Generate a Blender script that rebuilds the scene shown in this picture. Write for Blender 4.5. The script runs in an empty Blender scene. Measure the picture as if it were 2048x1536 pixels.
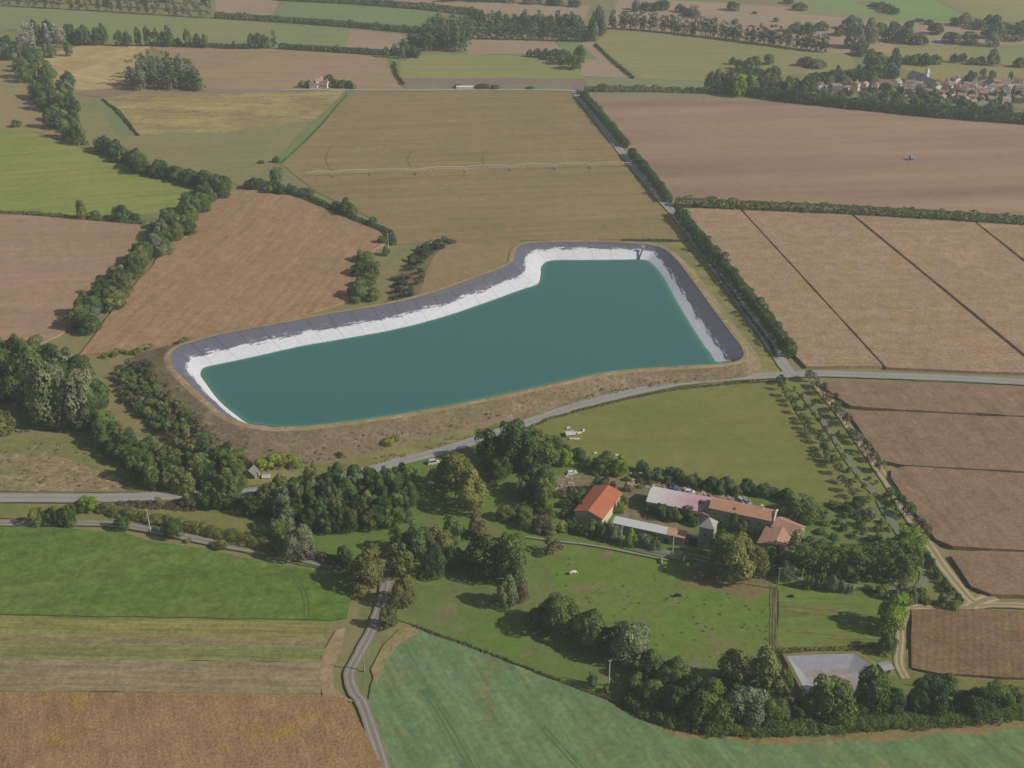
import bpy, bmesh, math, random
import numpy as np
from mathutils import Vector, noise
R = random.Random(7)
NR = np.random.default_rng(7)
scene = bpy.context.scene
C = scene.collection
# ------------------------------------------------------------------ camera model
F = 2300.0; PITCH = math.radians(28.5); H = 240.0
CP, SP = math.cos(PITCH), math.sin(PITCH)
def P(px, py, z=0.0):
    x = (px-1024)/F; y = -(py-768)/F
    d = Vector((x, CP+y*SP, -SP+y*CP))
    t = (z-H)/d.z
    return Vector((d.x*t, d.y*t, z))
def proj(p):
    q = Vector(p)-Vector((0,0,H))
    zc = q.y*CP - q.z*SP; yc = q.y*SP + q.z*CP
    return 1024+F*q.x/zc, 768-F*yc/zc
def pxm(p):
    q = Vector(p)-Vector((0,0,H)); return F/(q.y*CP - q.z*SP)
cam = bpy.data.cameras.new('camera'); co = bpy.data.objects.new('camera', cam); C.objects.link(co)
co.location = (0,0,H); co.rotation_euler = (math.pi/2-PITCH, 0, 0)
cam.sensor_width = 36; cam.lens = F/2048*36; cam.clip_start = 1; cam.clip_end = 20000
scene.camera = co
# ------------------------------------------------------------------ light
AZ = math.radians(-15); EL = math.radians(35)
w = bpy.data.worlds.new('World'); scene.world = w; w.use_nodes = True
nt = w.node_tree; bg = nt.nodes['Background']
sky = nt.nodes.new('ShaderNodeTexSky'); sky.sky_type = 'NISHITA'; sky.sun_disc = False
sky.sun_elevation = EL; sky.sun_rotation = math.pi/2-AZ
sky.air_density = 1.0; sky.dust_density = 2.0
nt.links.new(sky.outputs[0], bg.inputs[0]); bg.inputs[1].default_value = 0.048
sl = bpy.data.lights.new('sun', 'SUN'); sl.energy = 3.8; sl.angle = math.radians(0.6); sl.color = (1.0, 0.93, 0.83)
so = bpy.data.objects.new('sun', sl); C.objects.link(so)
sd = Vector((math.cos(AZ)*math.cos(EL), math.sin(AZ)*math.cos(EL), math.sin(EL)))
so.rotation_euler = sd.to_track_quat('Z', 'Y').to_euler()
scene.view_settings.view_transform = 'Standard'; scene.view_settings.look = 'None'
scene.view_settings.exposure = 0.0; scene.view_settings.gamma = 1.0
scene.cycles.volume_bounces = 1 if hasattr(scene, 'cycles') else 0
scene.cycles.max_bounces = 5; scene.cycles.diffuse_bounces = 2; scene.cycles.transmission_bounces = 2
scene.render.filter_size = 1.9
# ------------------------------------------------------------------ helpers
def lin(c): return tuple(((v/255+0.055)/1.055)**2.4 if v > 10 else v/255/12.92 for v in c)
KA = 0.75
def alb(c):
    q = [v/KA for v in lin(c)]; m_ = sum(q)/3
    return tuple(max(.01, min(.85, m_+(v-m_)*1.10)) for v in q)
def tag(o, label=None, cat=None, group=None, kind=None):
    if label: o['label'] = label
    if cat: o['category'] = cat
    if group: o['group'] = group
    if kind: o['kind'] = kind
    return o
def empty(name, loc, rz=0):
    o = bpy.data.objects.new(name, None); C.objects.link(o); o.location = loc; o.rotation_euler = (0,0,rz); o.empty_display_size = .5
    return o
def mkobj(name, mesh, mat=None, parent=None, loc=None):
    o = bpy.data.objects.new(name, mesh); C.objects.link(o)
    if mat and not mesh.materials: mesh.materials.append(mat)
    if parent: o.parent = parent
    if loc is not None: o.location = loc
    return o
ORD1 = ['zeroth','first','second','third','fourth','fifth','sixth','seventh','eighth','ninth','tenth','eleventh','twelfth','thirteenth','fourteenth','fifteenth','sixteenth','seventeenth','eighteenth','nineteenth']
TEN = {2:'twent',3:'thirt',4:'fort',5:'fift',6:'sixt',7:'sevent',8:'eight',9:'ninet'}
def ordw(n):
    if n < 20: return ORD1[n]
    if n % 10 == 0: return TEN[n//10]+'ieth'
    return TEN[n//10]+'y-'+ORD1[n % 10]
class NT:
    def __init__(s, name):
        s.m = bpy.data.materials.new(name); s.m.use_nodes = True; s.t = s.m.node_tree
        s.b = s.t.nodes['Principled BSDF']; s.b.inputs['Specular IOR Level'].default_value = 0.15; s.b.inputs['Roughness'].default_value = 0.9
    def n(s, typ, **kw):
        nd = s.t.nodes.new(typ)
        for k, v in kw.items(): setattr(nd, k, v)
        return nd
    def l(s, a, b): s.t.links.new(a, b)
    def noise(s, vec, scale, detail=4, rough=.6, dist=0):
        nd = s.n('ShaderNodeTexNoise'); nd.inputs['Scale'].default_value = scale; nd.inputs['Detail'].default_value = detail
        nd.inputs['Roughness'].default_value = rough; nd.inputs['Distortion'].default_value = dist
        s.l(vec, nd.inputs['Vector']); return nd.outputs['Fac']
    def ramp(s, fac, a, b):
        nd = s.n('ShaderNodeMapRange'); nd.inputs['From Min'].default_value = a; nd.inputs['From Max'].default_value = b
        s.l(fac, nd.inputs['Value']); return nd.outputs['Result']
    def mix(s, fac, a, b, typ='MIX'):
        nd = s.n('ShaderNodeMix', data_type='RGBA', blend_type=typ)
        if isinstance(fac, float): nd.inputs[0].default_value = fac
        else: s.l(fac, nd.inputs[0])
        for i, v in ((6, a), (7, b)):
            if isinstance(v, tuple): nd.inputs[i].default_value = (*v[:3], 1)
            else: s.l(v, nd.inputs[i])
        return nd.outputs[2]
    def math(s, op, a, b=None):
        nd = s.n('ShaderNodeMath', operation=op)
        for i, v in ((0, a), (1, b)):
            if v is None: continue
            if isinstance(v, (int, float)): nd.inputs[i].default_value = v
            else: s.l(v, nd.inputs[i])
        return nd.outputs[0]
    def out(s, col, rough=.9, bump=None, bs=.5, bd=.3):
        if isinstance(col, tuple): s.b.inputs['Base Color'].default_value = (*col[:3], 1)
        else: s.l(col, s.b.inputs['Base Color'])
        s.b.inputs['Roughness'].default_value = rough
        if bump is not None:
            nd = s.n('ShaderNodeBump'); nd.inputs['Strength'].default_value = bs; nd.inputs['Distance'].default_value = bd
            s.l(bump, nd.inputs['Height']); s.l(nd.outputs[0], s.b.inputs['Normal'])
        return s.m
    def pos(s, ang=0, sx=1, sy=1):
        g = s.n('ShaderNodeNewGeometry'); mp = s.n('ShaderNodeMapping'); s.l(g.outputs['Position'], mp.inputs['Vector'])
        mp.inputs['Rotation'].default_value = (0,0,ang)
        if (sx, sy) == (1, 1): return mp.outputs[0]
        m2 = s.n('ShaderNodeMapping'); s.l(mp.outputs[0], m2.inputs['Vector']); m2.inputs['Scale'].default_value = (sx, sy, 1)
        return m2.outputs[0]
_fm = {}
def adir(x0, y0, x1, y1):
    a, b = P(x0, y0), P(x1, y1); return -math.atan2(b.y-a.y, b.x-a.x)
def fieldmat(a, b=None, fine=.5, fscale=1.2, patch=.03, stripe=None, seed=0, third=None, bumpd=.25, streak=None):
    """two tones a,b (sRGB as the field looks) mixed by patches, plus streaks along an angle, tramlines and fine grain"""
    key = (a, b, fine, fscale, patch, stripe, seed, third, bumpd, streak)
    if key in _fm: return _fm[key]
    s = NT('crop_surface'); b = b or tuple(v*.88 for v in a)
    p0 = s.pos(0); g = s.n('ShaderNodeVectorMath', operation='ADD'); s.l(p0, g.inputs[0]); g.inputs[1].default_value = (seed*131.7, seed*57.3, 0); p = g.outputs[0]
    n1 = s.ramp(s.noise(p, patch, 5, .6, .4), .36, .64)
    col = s.mix(n1, alb(a), alb(b))
    if third:
        n3 = s.ramp(s.noise(p, patch*2.3, 6, .65, 1.0), .56, .68)
        col = s.mix(n3, col, alb(third))
    if streak:
        ang, per, amt = streak
        q = s.pos(ang, 1/per/12, 1/per)
        n4 = s.ramp(s.noise(q, 1.0, 4, .65, .2), .3, .7)
        k = s.math('ADD', s.math('MULTIPLY', n4, amt*3), 1-amt*1.5)
        col = s.mix(1.0, col, k, 'MULTIPLY')
    if stripe:
        ang, per, amt = stripe
        wv = s.n('ShaderNodeTexWave', wave_type='BANDS', bands_direction='Y', wave_profile='SIN'); s.l(s.pos(ang), wv.inputs['Vector'])
        wv.inputs['Scale'].default_value = 2*math.pi/(20*per)*1.0; wv.inputs['Distortion'].default_value = .5; wv.inputs['Detail'].default_value = 2; wv.inputs['Detail Scale'].default_value = .15
        pw = s.math('POWER', wv.outputs['Fac'], 2.5)
        k = s.math('SUBTRACT', 1.0+amt*.3, s.math('MULTIPLY', pw, amt))
        col = s.mix(1.0, col, k, 'MULTIPLY')
    nm = s.noise(p, .16, 6, .78)
    k = s.math('ADD', s.math('MULTIPLY', s.ramp(nm, .32, .68), .16+fine*.35), .92-fine*.175)
    col = s.mix(1.0, col, k, 'MULTIPLY')
    nf = s.noise(p, fscale, 3, .75)
    k = s.math('ADD', s.math('MULTIPLY', s.ramp(nf, .28, .72), fine), 1-fine*.5)
    col = s.mix(1.0, col, k, 'MULTIPLY')
    m = s.out(col, .95, nf, .6, bumpd)
    _fm[key] = m; return m
def plain(name, c, rough=.8, var=.15, scale=1.0, metal=0, bump=0):
    s = NT(name); g = s.n('ShaderNodeTexCoord'); nz = s.noise(g.outputs['Object'], scale, 4, .65)
    k = s.math('ADD', s.math('MULTIPLY', s.ramp(nz, .3, .7), var*2), 1-var)
    s.b.inputs['Metallic'].default_value = metal
    return s.out(s.mix(1.0, c, k, 'MULTIPLY'), rough, nz if bump else None, .5, bump or .1)
# ------------------------------------------------------------------ ground sheets
def densify(pts, step, jit, closed=True):
    out = []; n = len(pts)
    for i in range(n if closed else n-1):
        a = pts[i]; b = pts[(i+1) % n]; L = (b-a).length; k = max(1, min(120, int(L/step)))
        d = (b-a)/max(L, 1e-6); nn = Vector((-d.y, d.x, 0))
        for j in range(k):
            q = a.lerp(b, j/k)
            if j: q = q + nn*jit*noise.noise(Vector((q.x*.08, q.y*.08, 3.1)))*2 + nn*jit*.5*noise.noise(Vector((q.x*.4, q.y*.4, 9.1)))
            out.append(q)
    if not closed: out.append(pts[-1])
    return out
def sheet(name, pts, z, mat, h=0, jit=.45, step=6, kind='structure', label=None):
    bm = bmesh.new(); q = densify([Vector((p.x, p.y, 0)) for p in pts], step, jit)
    lo = [bm.verts.new((v.x, v.y, z+h)) for v in q]
    es = [bm.edges.new((lo[i], lo[(i+1) % len(lo)])) for i in range(len(lo))]
    bmesh.ops.triangle_fill(bm, edges=es, use_beauty=True)
    for f in bm.faces:
        f.normal_update()
        if f.normal.z < 0: f.normal_flip()
    if h:
        dn = [bm.verts.new((v.x, v.y, 0.0)) for v in q]
        for i in range(len(q)):
            j = (i+1) % len(q); bm.faces.new((dn[i], dn[j], lo[j], lo[i]))
    me = bpy.data.meshes.new(name); bm.to_mesh(me); bm.free()
    o = mkobj(name, me, mat); o['kind'] = kind
    if label: o['label'] = label
    return o
def catmull(pts, k=6, closed=False):
    n = len(pts); out = []
    rng = range(n) if closed else range(n-1)
    for i in rng:
        if closed: p0, p1, p2, p3 = pts[i-1], pts[i], pts[(i+1) % n], pts[(i+2) % n]
        else: p0, p1, p2, p3 = pts[max(i-1,0)], pts[i], pts[i+1], pts[min(i+2,n-1)]
        for j in range(k):
            t = j/k
            out.append(.5*((2*p1)+(p2-p0)*t+(2*p0-5*p1+4*p2-p3)*t*t+(3*p1-p0-3*p2+p3)*t**3))
    if not closed: out.append(pts[-1])
    return out
def strip(name, pxs, width, z, mat, label=None, jit=.15, smooth=True, kind='structure', wv=None):
    z = z+.36 if z > 0 else -z; pts = [P(*p) for p in pxs]
    if smooth: pts = catmull(pts, 8)
    bm = bmesh.new(); L = []; Rr = []; M = []; s = 0; uv = []
    for i, p in enumerate(pts):
        d = (pts[min(i+1, len(pts)-1)]-pts[max(i-1, 0)]); d.z = 0; d.normalize(); n = Vector((-d.y, d.x, 0))
        ww = width/2 if wv is None else (wv[0]+(wv[1]-wv[0])*i/(len(pts)-1))/2
        a = ww+jit*noise.noise(p*.3)*2; b = ww+jit*noise.noise(p*.3+Vector((50,0,0)))*2
        if i: s += (p-pts[i-1]).length
        L.append(bm.verts.new((p.x+n.x*a, p.y+n.y*a, z))); M.append(bm.verts.new((p.x, p.y, z+.02))); Rr.append(bm.verts.new((p.x-n.x*b, p.y-n.y*b, z))); uv.append(s)
    ul = bm.loops.layers.uv.new('UVMap')
    for i in range(len(pts)-1):
        for (A, B, u0, u1) in ((M, L, 0.5, 0.0), (Rr, M, 1.0, 0.5)):
            f = bm.faces.new((A[i], A[i+1], B[i+1], B[i]))
            for lp, (u, v) in zip(f.loops, ((u0, uv[i]), (u0, uv[i+1]), (u1, uv[i+1]), (u1, uv[i]))): lp[ul].uv = (u, v)
    for f in bm.faces:
        f.normal_update()
        if f.normal.z < 0: f.normal_flip()
    me = bpy.data.meshes.new(name); bm.to_mesh(me); bm.free()
    o = mkobj(name, me, mat); o['kind'] = kind
    if label: o['label'] = label
    return o
def roadmat(base, wheel, edge, name='road_surface'):
    s = NT(name); uv = s.n('ShaderNodeUVMap'); sep = s.n('ShaderNodeSeparateXYZ'); s.l(uv.outputs[0], sep.inputs[0])
    u = sep.outputs[0]; p = s.pos(0)
    d = s.math('ABSOLUTE', s.math('SUBTRACT', u, .5))          # 0 centre .5 edge
    tr = s.math('ABSOLUTE', s.math('SUBTRACT', d, .24))
    wt = s.ramp(s.math('ADD', tr, s.math('MULTIPLY', s.math('SUBTRACT', s.noise(p, .5), .5), .12)), .13, .03)
    col = s.mix(wt, alb(base), alb(wheel))
    et = s.ramp(s.math('ADD', d, s.math('MULTIPLY', s.math('SUBTRACT', s.noise(p, .6), .5), .25)), .40, .47)
    col = s.mix(et, col, alb(edge))
    k = s.math('ADD', s.math('MULTIPLY', s.noise(p, 1.5, 4, .7), .3), .85)
    k2 = s.math('ADD', s.math('MULTIPLY', s.noise(p, .07, 3, .6), .3), .85)
    return s.out(s.mix(1.0, s.mix(1.0, col, k, 'MULTIPLY'), k2, 'MULTIPLY'), .85)
LAYER = [0.04]
FIELDS = []
def field(pxs, mat, h=0, name='field', jit=.45, label=None):
    LAYER[0] += .005
    return sheet(name, [P(*p) for p in pxs], LAYER[0], mat, h, jit, label=label)
# ------------------------------------------------------------------ ground
gm = fieldmat((112,116,78), (124,114,84), .25, .5, .012, seed=3, third=(98,106,70))
bm = bmesh.new()
vs = [bm.verts.new(v) for v in ((-6000,-300,0),(6000,-300,0),(6000,9000,0),(-6000,9000,0))]; bm.faces.new(vs)
me = bpy.data.meshes.new('ground'); bm.to_mesh(me); bm.free(); g = mkobj('ground', me, gm); g['kind'] = 'structure'
# ------------------------------------------------------------------ fields, far to near (pixel outlines of a 2048x1536 view)
TAN = (150,131,112)
m_tanfar = fieldmat((148,130,110), (140,124,104), .12, .3, .01, seed=1, streak=(0.1, 6, .06))
m_tan2 = fieldmat((143,126,98), (134,121,90), .15, .3, .012, seed=2, streak=(0.15, 7, .06))
m_grn1 = fieldmat((116,124,84), (124,126,86), .14, .3, .01, seed=4, streak=(0.1, 8, .07))
m_grn2 = fieldmat((104,120,80), (112,124,84), .14, .3, .01, seed=5, streak=(0.1, 8, .07))
m_brt = fieldmat((104,132,76), (114,134,80), .12, .3, .01, seed=6)
m_olv = fieldmat((130,126,88), (124,124,82), .14, .3, .01, seed=7, streak=(-.1, 9, .07), third=(120,122,80))
m_brn = fieldmat((118,103,94), (124,110,98), .15, .4, .02, seed=8)
field([(-800,-330),(2900,-330),(2900,-140),(-800,-140)], m_grn1)
field([(-800,-140),(700,-140),(680,-40),(430,-12),(-800,-30)], m_olv)
field([(700,-140),(1500,-140),(1420,-30),(690,-40)], m_tanfar)
field([(1500,-140),(2900,-140),(2900,-20),(1430,-40)], m_grn2)
field([(430,-12),(560,0),(540,38),(432,34)], m_tanfar)
field([(566,2),(730,10),(880,24),(868,64),(548,42)], m_grn2)
field([(700,-8),(1180,12),(1170,40),(890,22),(700,4)], m_tanfar)
field([(-400,-10),(430,38),(700,60),(690,104),(560,96),(230,86),(40,60),(-400,20)], m_grn1)
field([(700,60),(845,72),(832,112),(690,104)], m_tanfar)
field([(1240,-5),(1600,15),(2048,60),(2300,75),(2300,140),(1660,105),(1210,57)], m_tanfar)
field([(1410,8),(1600,26),(1840,45),(1660,60),(1500,44),(1400,26)], m_tanfar)
field([(1590,0),(1750,-6),(1690,12),(1760,30),(1850,42),(1840,48),(1600,28)], m_grn1)
field([(1610,-10),(1660,-12),(1760,24),(1720,28)], m_brt)
field([(1720,-12),(1850,-8),(1920,28),(1915,44),(1795,38),(1770,18)], m_brt)
field([(1860,-8),(2300,10),(2300,60),(1960,40)], m_olv)
field([(1560,62),(1700,82),(1700,100),(1600,95)], m_tanfar)
field([(1795,88),(1900,90),(1990,112),(1880,132),(1800,118)], m_olv)
field([(1900,92),(2300,80),(2300,150),(2010,130)], m_grn1)
field([(1790,132),(1880,128),(1940,150),(1930,168),(1860,158)], fieldmat((132,128,84),(126,124,80),.1,.3,.02,seed=9))
field([(1890,128),(2300,150),(2300,190),(2010,176),(1930,152)], m_olv)
field([(930,78),(1108,82),(1130,106),(935,110)], m_tanfar)
field([(1112,82),(1160,84),(1195,118),(1160,128),(1125,104)], m_grn2)
field([(1160,84),(1186,80),(1190,92),(1275,158),(1160,152),(1162,120),(1194,118)], m_tanfar)
field([(1216,58),(1330,62),(1500,80),(1700,110),(1720,150),(1590,150),(1470,165),(1278,158),(1190,88)], m_olv)
field([(1160,153),(1272,158),(1480,168),(1500,182),(1170,181)], fieldmat((112,122,86),(120,122,92),.12,.3,.02,seed=10))
field([(800,124),(850,108),(1070,112),(1150,128),(1168,158),(800,157)], fieldmat((122,128,78),(132,128,86),.14,.3,.012,seed=11,streak=(0.05,8,.08)))
field([(796,156),(1168,158),(1180,180),(815,180)], m_brn)
field([(812,168),(1140,170),(1150,181),(820,181)], fieldmat((108,116,88),(120,116,96),.2,.4,.04,seed=12))
field([(300,92),(560,98),(770,114),(785,150),(805,180),(700,180),(580,182),(400,184),(392,150)], fieldmat((146,124,101),(136,120,94),.14,.3,.01,seed=13,streak=(0.05,8,.08),third=(128,122,84)))
field([(60,118),(160,92),(302,92),(288,112),(268,176),(150,182),(70,150)], fieldmat((168,152,110),(150,132,94),.25,.4,.03,seed=14,streak=(0.7,4,.14),third=(140,120,92)), name='field', label=None)
field([(130,182),(270,178),(700,179),(690,196),(600,190),(200,196)], fieldmat((126,108,96),(136,118,96),.2,.4,.03,seed=15))
m_straw = fieldmat((152,138,94), (128,116,80), .4, .5, .03, seed=16, streak=(0.0, 5, .16), third=(112,100,80))
m_sage = fieldmat((118,118,80), (128,118,86), .18, .3, .012, seed=17, streak=(-.2, 8, .06), third=(108,116,76))
field([(130,190),(205,198),(275,272),(640,238),(690,182),(560,322),(478,372),(430,352),(300,322),(185,300),(150,240)], m_sage)
field([(205,198),(250,192),(600,186),(690,182),(655,218),(630,240),(430,266),(278,271),(240,222)], m_straw, h=.5)
field([(180,198),(206,200),(274,272),(235,272),(205,222)], fieldmat((106,114,84),(112,118,86),.12,.3,.03,seed=18))
# bright green and tan on the left
field([(-500,150),(20,120),(60,190),(150,260),(170,290),(60,262),(-500,236)], fieldmat((132,122,84),(140,122,96),.16,.3,.02,seed=19))
field([(-500,238),(60,262),(180,302),(300,348),(420,374),(390,402),(300,432),(140,432),(-500,408)], fieldmat((117,127,68),(126,130,76),.25,.4,.02,seed=20,streak=(-.25,6,.1),third=(134,128,82)))
m_lbr = fieldmat((145,121,103), (138,117,95), .3, .6, .02, seed=21, streak=(-.1, 6, .07))
field([(-500,424),(0,428),(150,440),(284,452),(240,530),(165,640),(120,672),(60,700),(-500,700)], m_lbr, h=.5)
# tan field behind the reservoir and the irrigated field
field([(440,384),(480,382),(560,386),(650,420),(760,466),(775,486),(720,520),(712,600),(560,648),(370,684),(260,704),(160,714),(230,620),(330,505),(412,412)],
      fieldmat((143,117,95),(136,114,86),.5,.7,.02,seed=22,streak=(adir(600,420,330,690),3,.10),third=(132,112,78)), h=.9)
field([(700,181),(1142,181),(1340,418),(1385,482),(1250,480),(1040,482),(870,483),(790,490),(770,462),(740,436),(640,388),(562,330),(590,300)],
      fieldmat((129,114,80),(122,111,80),.3,.5,.014,seed=23,streak=(-.12,7,.1),third=(138,114,86)))
LC1 = LAYER[0]
# right: large bare field and the maize strips
field([(1158,182),(1440,186),(1560,202),(1850,230),(2300,262),(2300,300),(1700,225),(1180,204)], fieldmat((118,118,92),(126,120,96),.14,.3,.02,seed=24))
field([(1176,196),(1450,196),(1850,232),(2048,248),(2600,290),(2600,470),(2048,436),(1350,408),(1342,404)],
      fieldmat((142,120,101),(130,110,92),.1,.4,.006,seed=25,streak=(-.1,38,.17)))
m_mz = fieldmat((147,124,103), (139,120,98), .75, .7, .02, seed=26, streak=(-.02, 4, .06), third=(140,118,76))
m_mz2 = fieldmat((126,105,87), (119,101,81), .55, .8, .02, seed=27, streak=(adir(1700,850,1900,1100), 3, .08))
field([(1362,420),(1480,424),(1764,737),(1612,738),(1590,716)], m_mz, h=1.2, jit=.12)
field([(1484,424),(1700,433),(2056,728),(2080,752),(1950,748),(1772,740)], m_mz, h=1.2, jit=.12)
field([(1706,433),(1944,446),(2110,580),(2300,690),(2300,770),(2082,752),(2061,724)], m_mz, h=1.2, jit=.12)
field([(1950,447),(2500,470),(2500,700),(2304,690),(2116,578)], m_mz, h=1.2)
field([(1588,742),(2090,756),(2600,775),(2600,800),(1640,752)], fieldmat((112,116,70),(122,120,78),.2,.4,.03,seed=28))
# verge and slope south of the reservoir
m_verge = fieldmat((122,118,76), (112,112,72), .3, .5, .03, seed=29, streak=(.25, 4, .12), third=(134,122,82))
field([(1385,482),(1500,640),(1592,738),(1560,750),(1420,760),(1180,808),(960,878),(840,914),(720,950),(560,975),(440,990),(400,984),(420,900),(900,820),(1350,480)], m_verge)
m_orch = fieldmat((105,112,66), (112,114,72), .22, .5, .03, seed=30, third=(122,114,78))
field([(1560,762),(1640,766),(1760,932),(1850,1060),(1935,1190),(1900,1216),(1800,1215),(1700,1080),(1690,1010)], m_orch)
m_pas = fieldmat((103,110,60), (112,112,66), .14, .35, .02, seed=32, streak=(0,10,.05), third=(116,110,70))
field([(1050,855),(1170,818),(1290,785),(1420,766),(1556,762),(1600,850),(1660,950),(1712,1012),(1600,1010),(1480,985),(1300,948),(1160,912)], m_pas)
field([(1632,768),(1760,770),(2048,780),(2600,800),(2600,860),(2048,838),(1800,826),(1700,818),(1672,800)], m_mz2, h=1.4)
field([(1694,828),(1800,830),(2048,842),(2600,866),(2600,975),(2048,950),(1800,936),(1762,928)], m_mz2, h=1.4)
field([(1782,946),(1810,940),(2048,954),(2600,980),(2600,1130),(2048,1108),(1904,1100),(1870,1086),(1820,1020),(1780,962)], m_mz2, h=1.4)
field([(1900,1120),(1930,1110),(2048,1112),(2600,1136),(2600,1230),(2048,1198),(1980,1196),(1940,1180)], m_mz2, h=1.4)
field([(1760,930),(1790,934),(1784,960),(1830,1036),(1880,1098),(1905,1104),(1905,1130),(1960,1195),(1990,1210),(1940,1215),(1840,1060)], fieldmat((128,116,82),(116,112,74),.3,.6,.05,seed=33))
# farm parkland
m_mead = fieldmat((88,108,56), (100,106,66), .26, .5, .03, seed=34, third=(110,104,78))
m_mead2 = fieldmat((86,108,52), (95,107,60), .24, .5, .035, seed=35, third=(106,104,72))
field([(400,984),(640,955),(800,925),(1000,850),(1060,850),(1170,912),(1310,950),(1500,990),(1700,1012),(1800,1215),(1560,1170),(1400,1140),(1060,1085),(830,1075),(800,1080),(700,1150),(500,1110),(380,1070),(150,1040),(150,1010)], m_mead2)
field([(812,1070),(1060,1078),(1400,1130),(1545,1168),(1556,1300),(1520,1330),(1480,1345),(1420,1460),(1260,1408),(1050,1336),(830,1252),(790,1240)], m_mead)
field([(1060,1078),(1400,1130),(1545,1168),(1552,1300),(1500,1310),(1350,1330),(1120,1180)], fieldmat((88,112,50),(100,108,62),.3,.6,.035,seed=36,third=(114,104,80)))
field([(1556,1172),(1750,1192),(1805,1215),(1790,1300),(1690,1312),(1558,1312)], fieldmat((100,112,58),(96,106,60),.2,.5,.03,seed=37,streak=(0,1.6,.12)))
field([(1390,1130),(1530,1155),(1545,1185),(1500,1200),(1420,1180),(1340,1180)], fieldmat((112,100,74),(102,104,62),.3,.5,.06,seed=38), name='field')
field([(1120,950),(1260,958),(1420,990),(1430,1003),(1300,985),(1260,1010),(1390,1060),(1380,1068),(1240,1035),(1240,980),(1120,985),(1090,1000)], fieldmat((120,106,86),(104,102,72),.5,.5,.05,seed=39,third=(134,118,98)), name='yard')
# bottom left
field([(-400,985),(0,984),(300,986),(420,975),(400,930),(250,870),(0,880),(-400,880)], fieldmat((106,112,68),(114,110,78),.28,.6,.03,seed=40,third=(150,134,98)))
field([(-20,905),(120,915),(245,960),(250,984),(0,984),(-60,960)], fieldmat((138,120,98),(112,106,76),.8,.5,.07,seed=41,third=(156,140,104)))
field([(-400,1008),(0,1008),(160,1012),(320,1010),(520,1040),(540,1070),(400,1070),(200,1042),(0,1038),(-400,1036)], fieldmat((120,114,76),(100,108,64),.26,.6,.04,seed=42))
m_gc = fieldmat((80,104,48), (90,106,56), .6, .5, .03, seed=43, third=(96,108,60), streak=(-.2,4,.08))
field([(-500,1060),(60,1056),(150,1062),(245,1068),(310,1088),(400,1100),(500,1122),(600,1140),(690,1152),(704,1190),(694,1238),(655,1244),(0,1232),(-500,1226)], m_gc, h=.5)
sa = adir(0,1300,640,1308)
def band(y0, y1, a, b, sd, x1=650): field([(-500,y0-4),(0,y0),(x1,y0+8),(x1-4,y1+8),(0,y1),(-500,y1-4)], fieldmat(a, b, .5, .7, .02, seed=sd, streak=(sa, 1.1, .16), stripe=(sa, 5.5, .10)), jit=.25)
band(1232,1271,(120,119,76),(114,113,70),44,656); band(1270,1289,(128,115,86),(118,112,80),441,652); band(1288,1319,(106,114,70),(116,114,76),442,650); band(1318,1383,(131,117,94),(122,113,86),443,646); band(1382,1394,(106,114,66),(120,116,74),444,640)
field([(-500,1390),(300,1394),(640,1399),(690,1404),(730,1470),(765,1540),(800,1640),(-500,1640)], fieldmat((139,112,86),(131,107,80),.75,1.1,.03,seed=45,third=(140,114,70),bumpd=.5,streak=(adir(300,1420,312,1500),1.2,.10)), h=1.4)
field([(672,1262),(692,1256),(684,1300),(666,1340),(668,1376),(690,1396),(716,1406),(682,1403),(646,1394),(638,1350),(650,1300)], fieldmat((146,126,100),(128,116,84),.5,.7,.08,seed=46))
# bottom right big green
field([(770,1290),(800,1262),(830,1256),(1050,1338),(1200,1396),(1260,1428),(1340,1462),(1450,1478),(1700,1474),(1900,1458),(2048,1440),(2500,1400),(2500,1800),(850,1800),(760,1560),(735,1440),(742,1370)],
      fieldmat((97,118,86),(96,116,78),.4,.6,.03,seed=47,stripe=(adir(860,1390,962,1560),12,.08),streak=(adir(860,1390,962,1560),1.6,.13),third=(112,114,78)), jit=1.2)
LF4 = LAYER[0]
field([(1290,1440),(1450,1466),(1700,1462),(1900,1446),(2048,1426),(2500,1385),(2500,1420),(2048,1458),(1800,1482),(1500,1490),(1340,1474)], fieldmat((130,108,80),(112,108,72),.4,.6,.05,seed=48), jit=.9)
field([(742,1340),(768,1290),(800,1260),(832,1256),(838,1268),(800,1288),(776,1320),(752,1372)], fieldmat((138,122,94),(120,116,80),.5,.7,.08,seed=49))
field([(1822,1224),(1920,1222),(2048,1228),(2600,1250),(2600,1400),(2048,1360),(1880,1352),(1822,1340)], fieldmat((117,97,77),(108,90,69),.6,.8,.04,seed=50,stripe=(adir(1900,1230,1898,1350),2.2,.15),third=(114,108,68)), h=.6)
field([(1556,1310),(1820,1300),(1822,1345),(1880,1356),(2048,1366),(2600,1405),(2600,1440),(2048,1426),(1900,1446),(1700,1460),(1450,1466),(1400,1440),(1500,1330)], fieldmat((96,106,60),(110,106,68),.3,.6,.04,seed=51,third=(122,112,82)))
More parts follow.
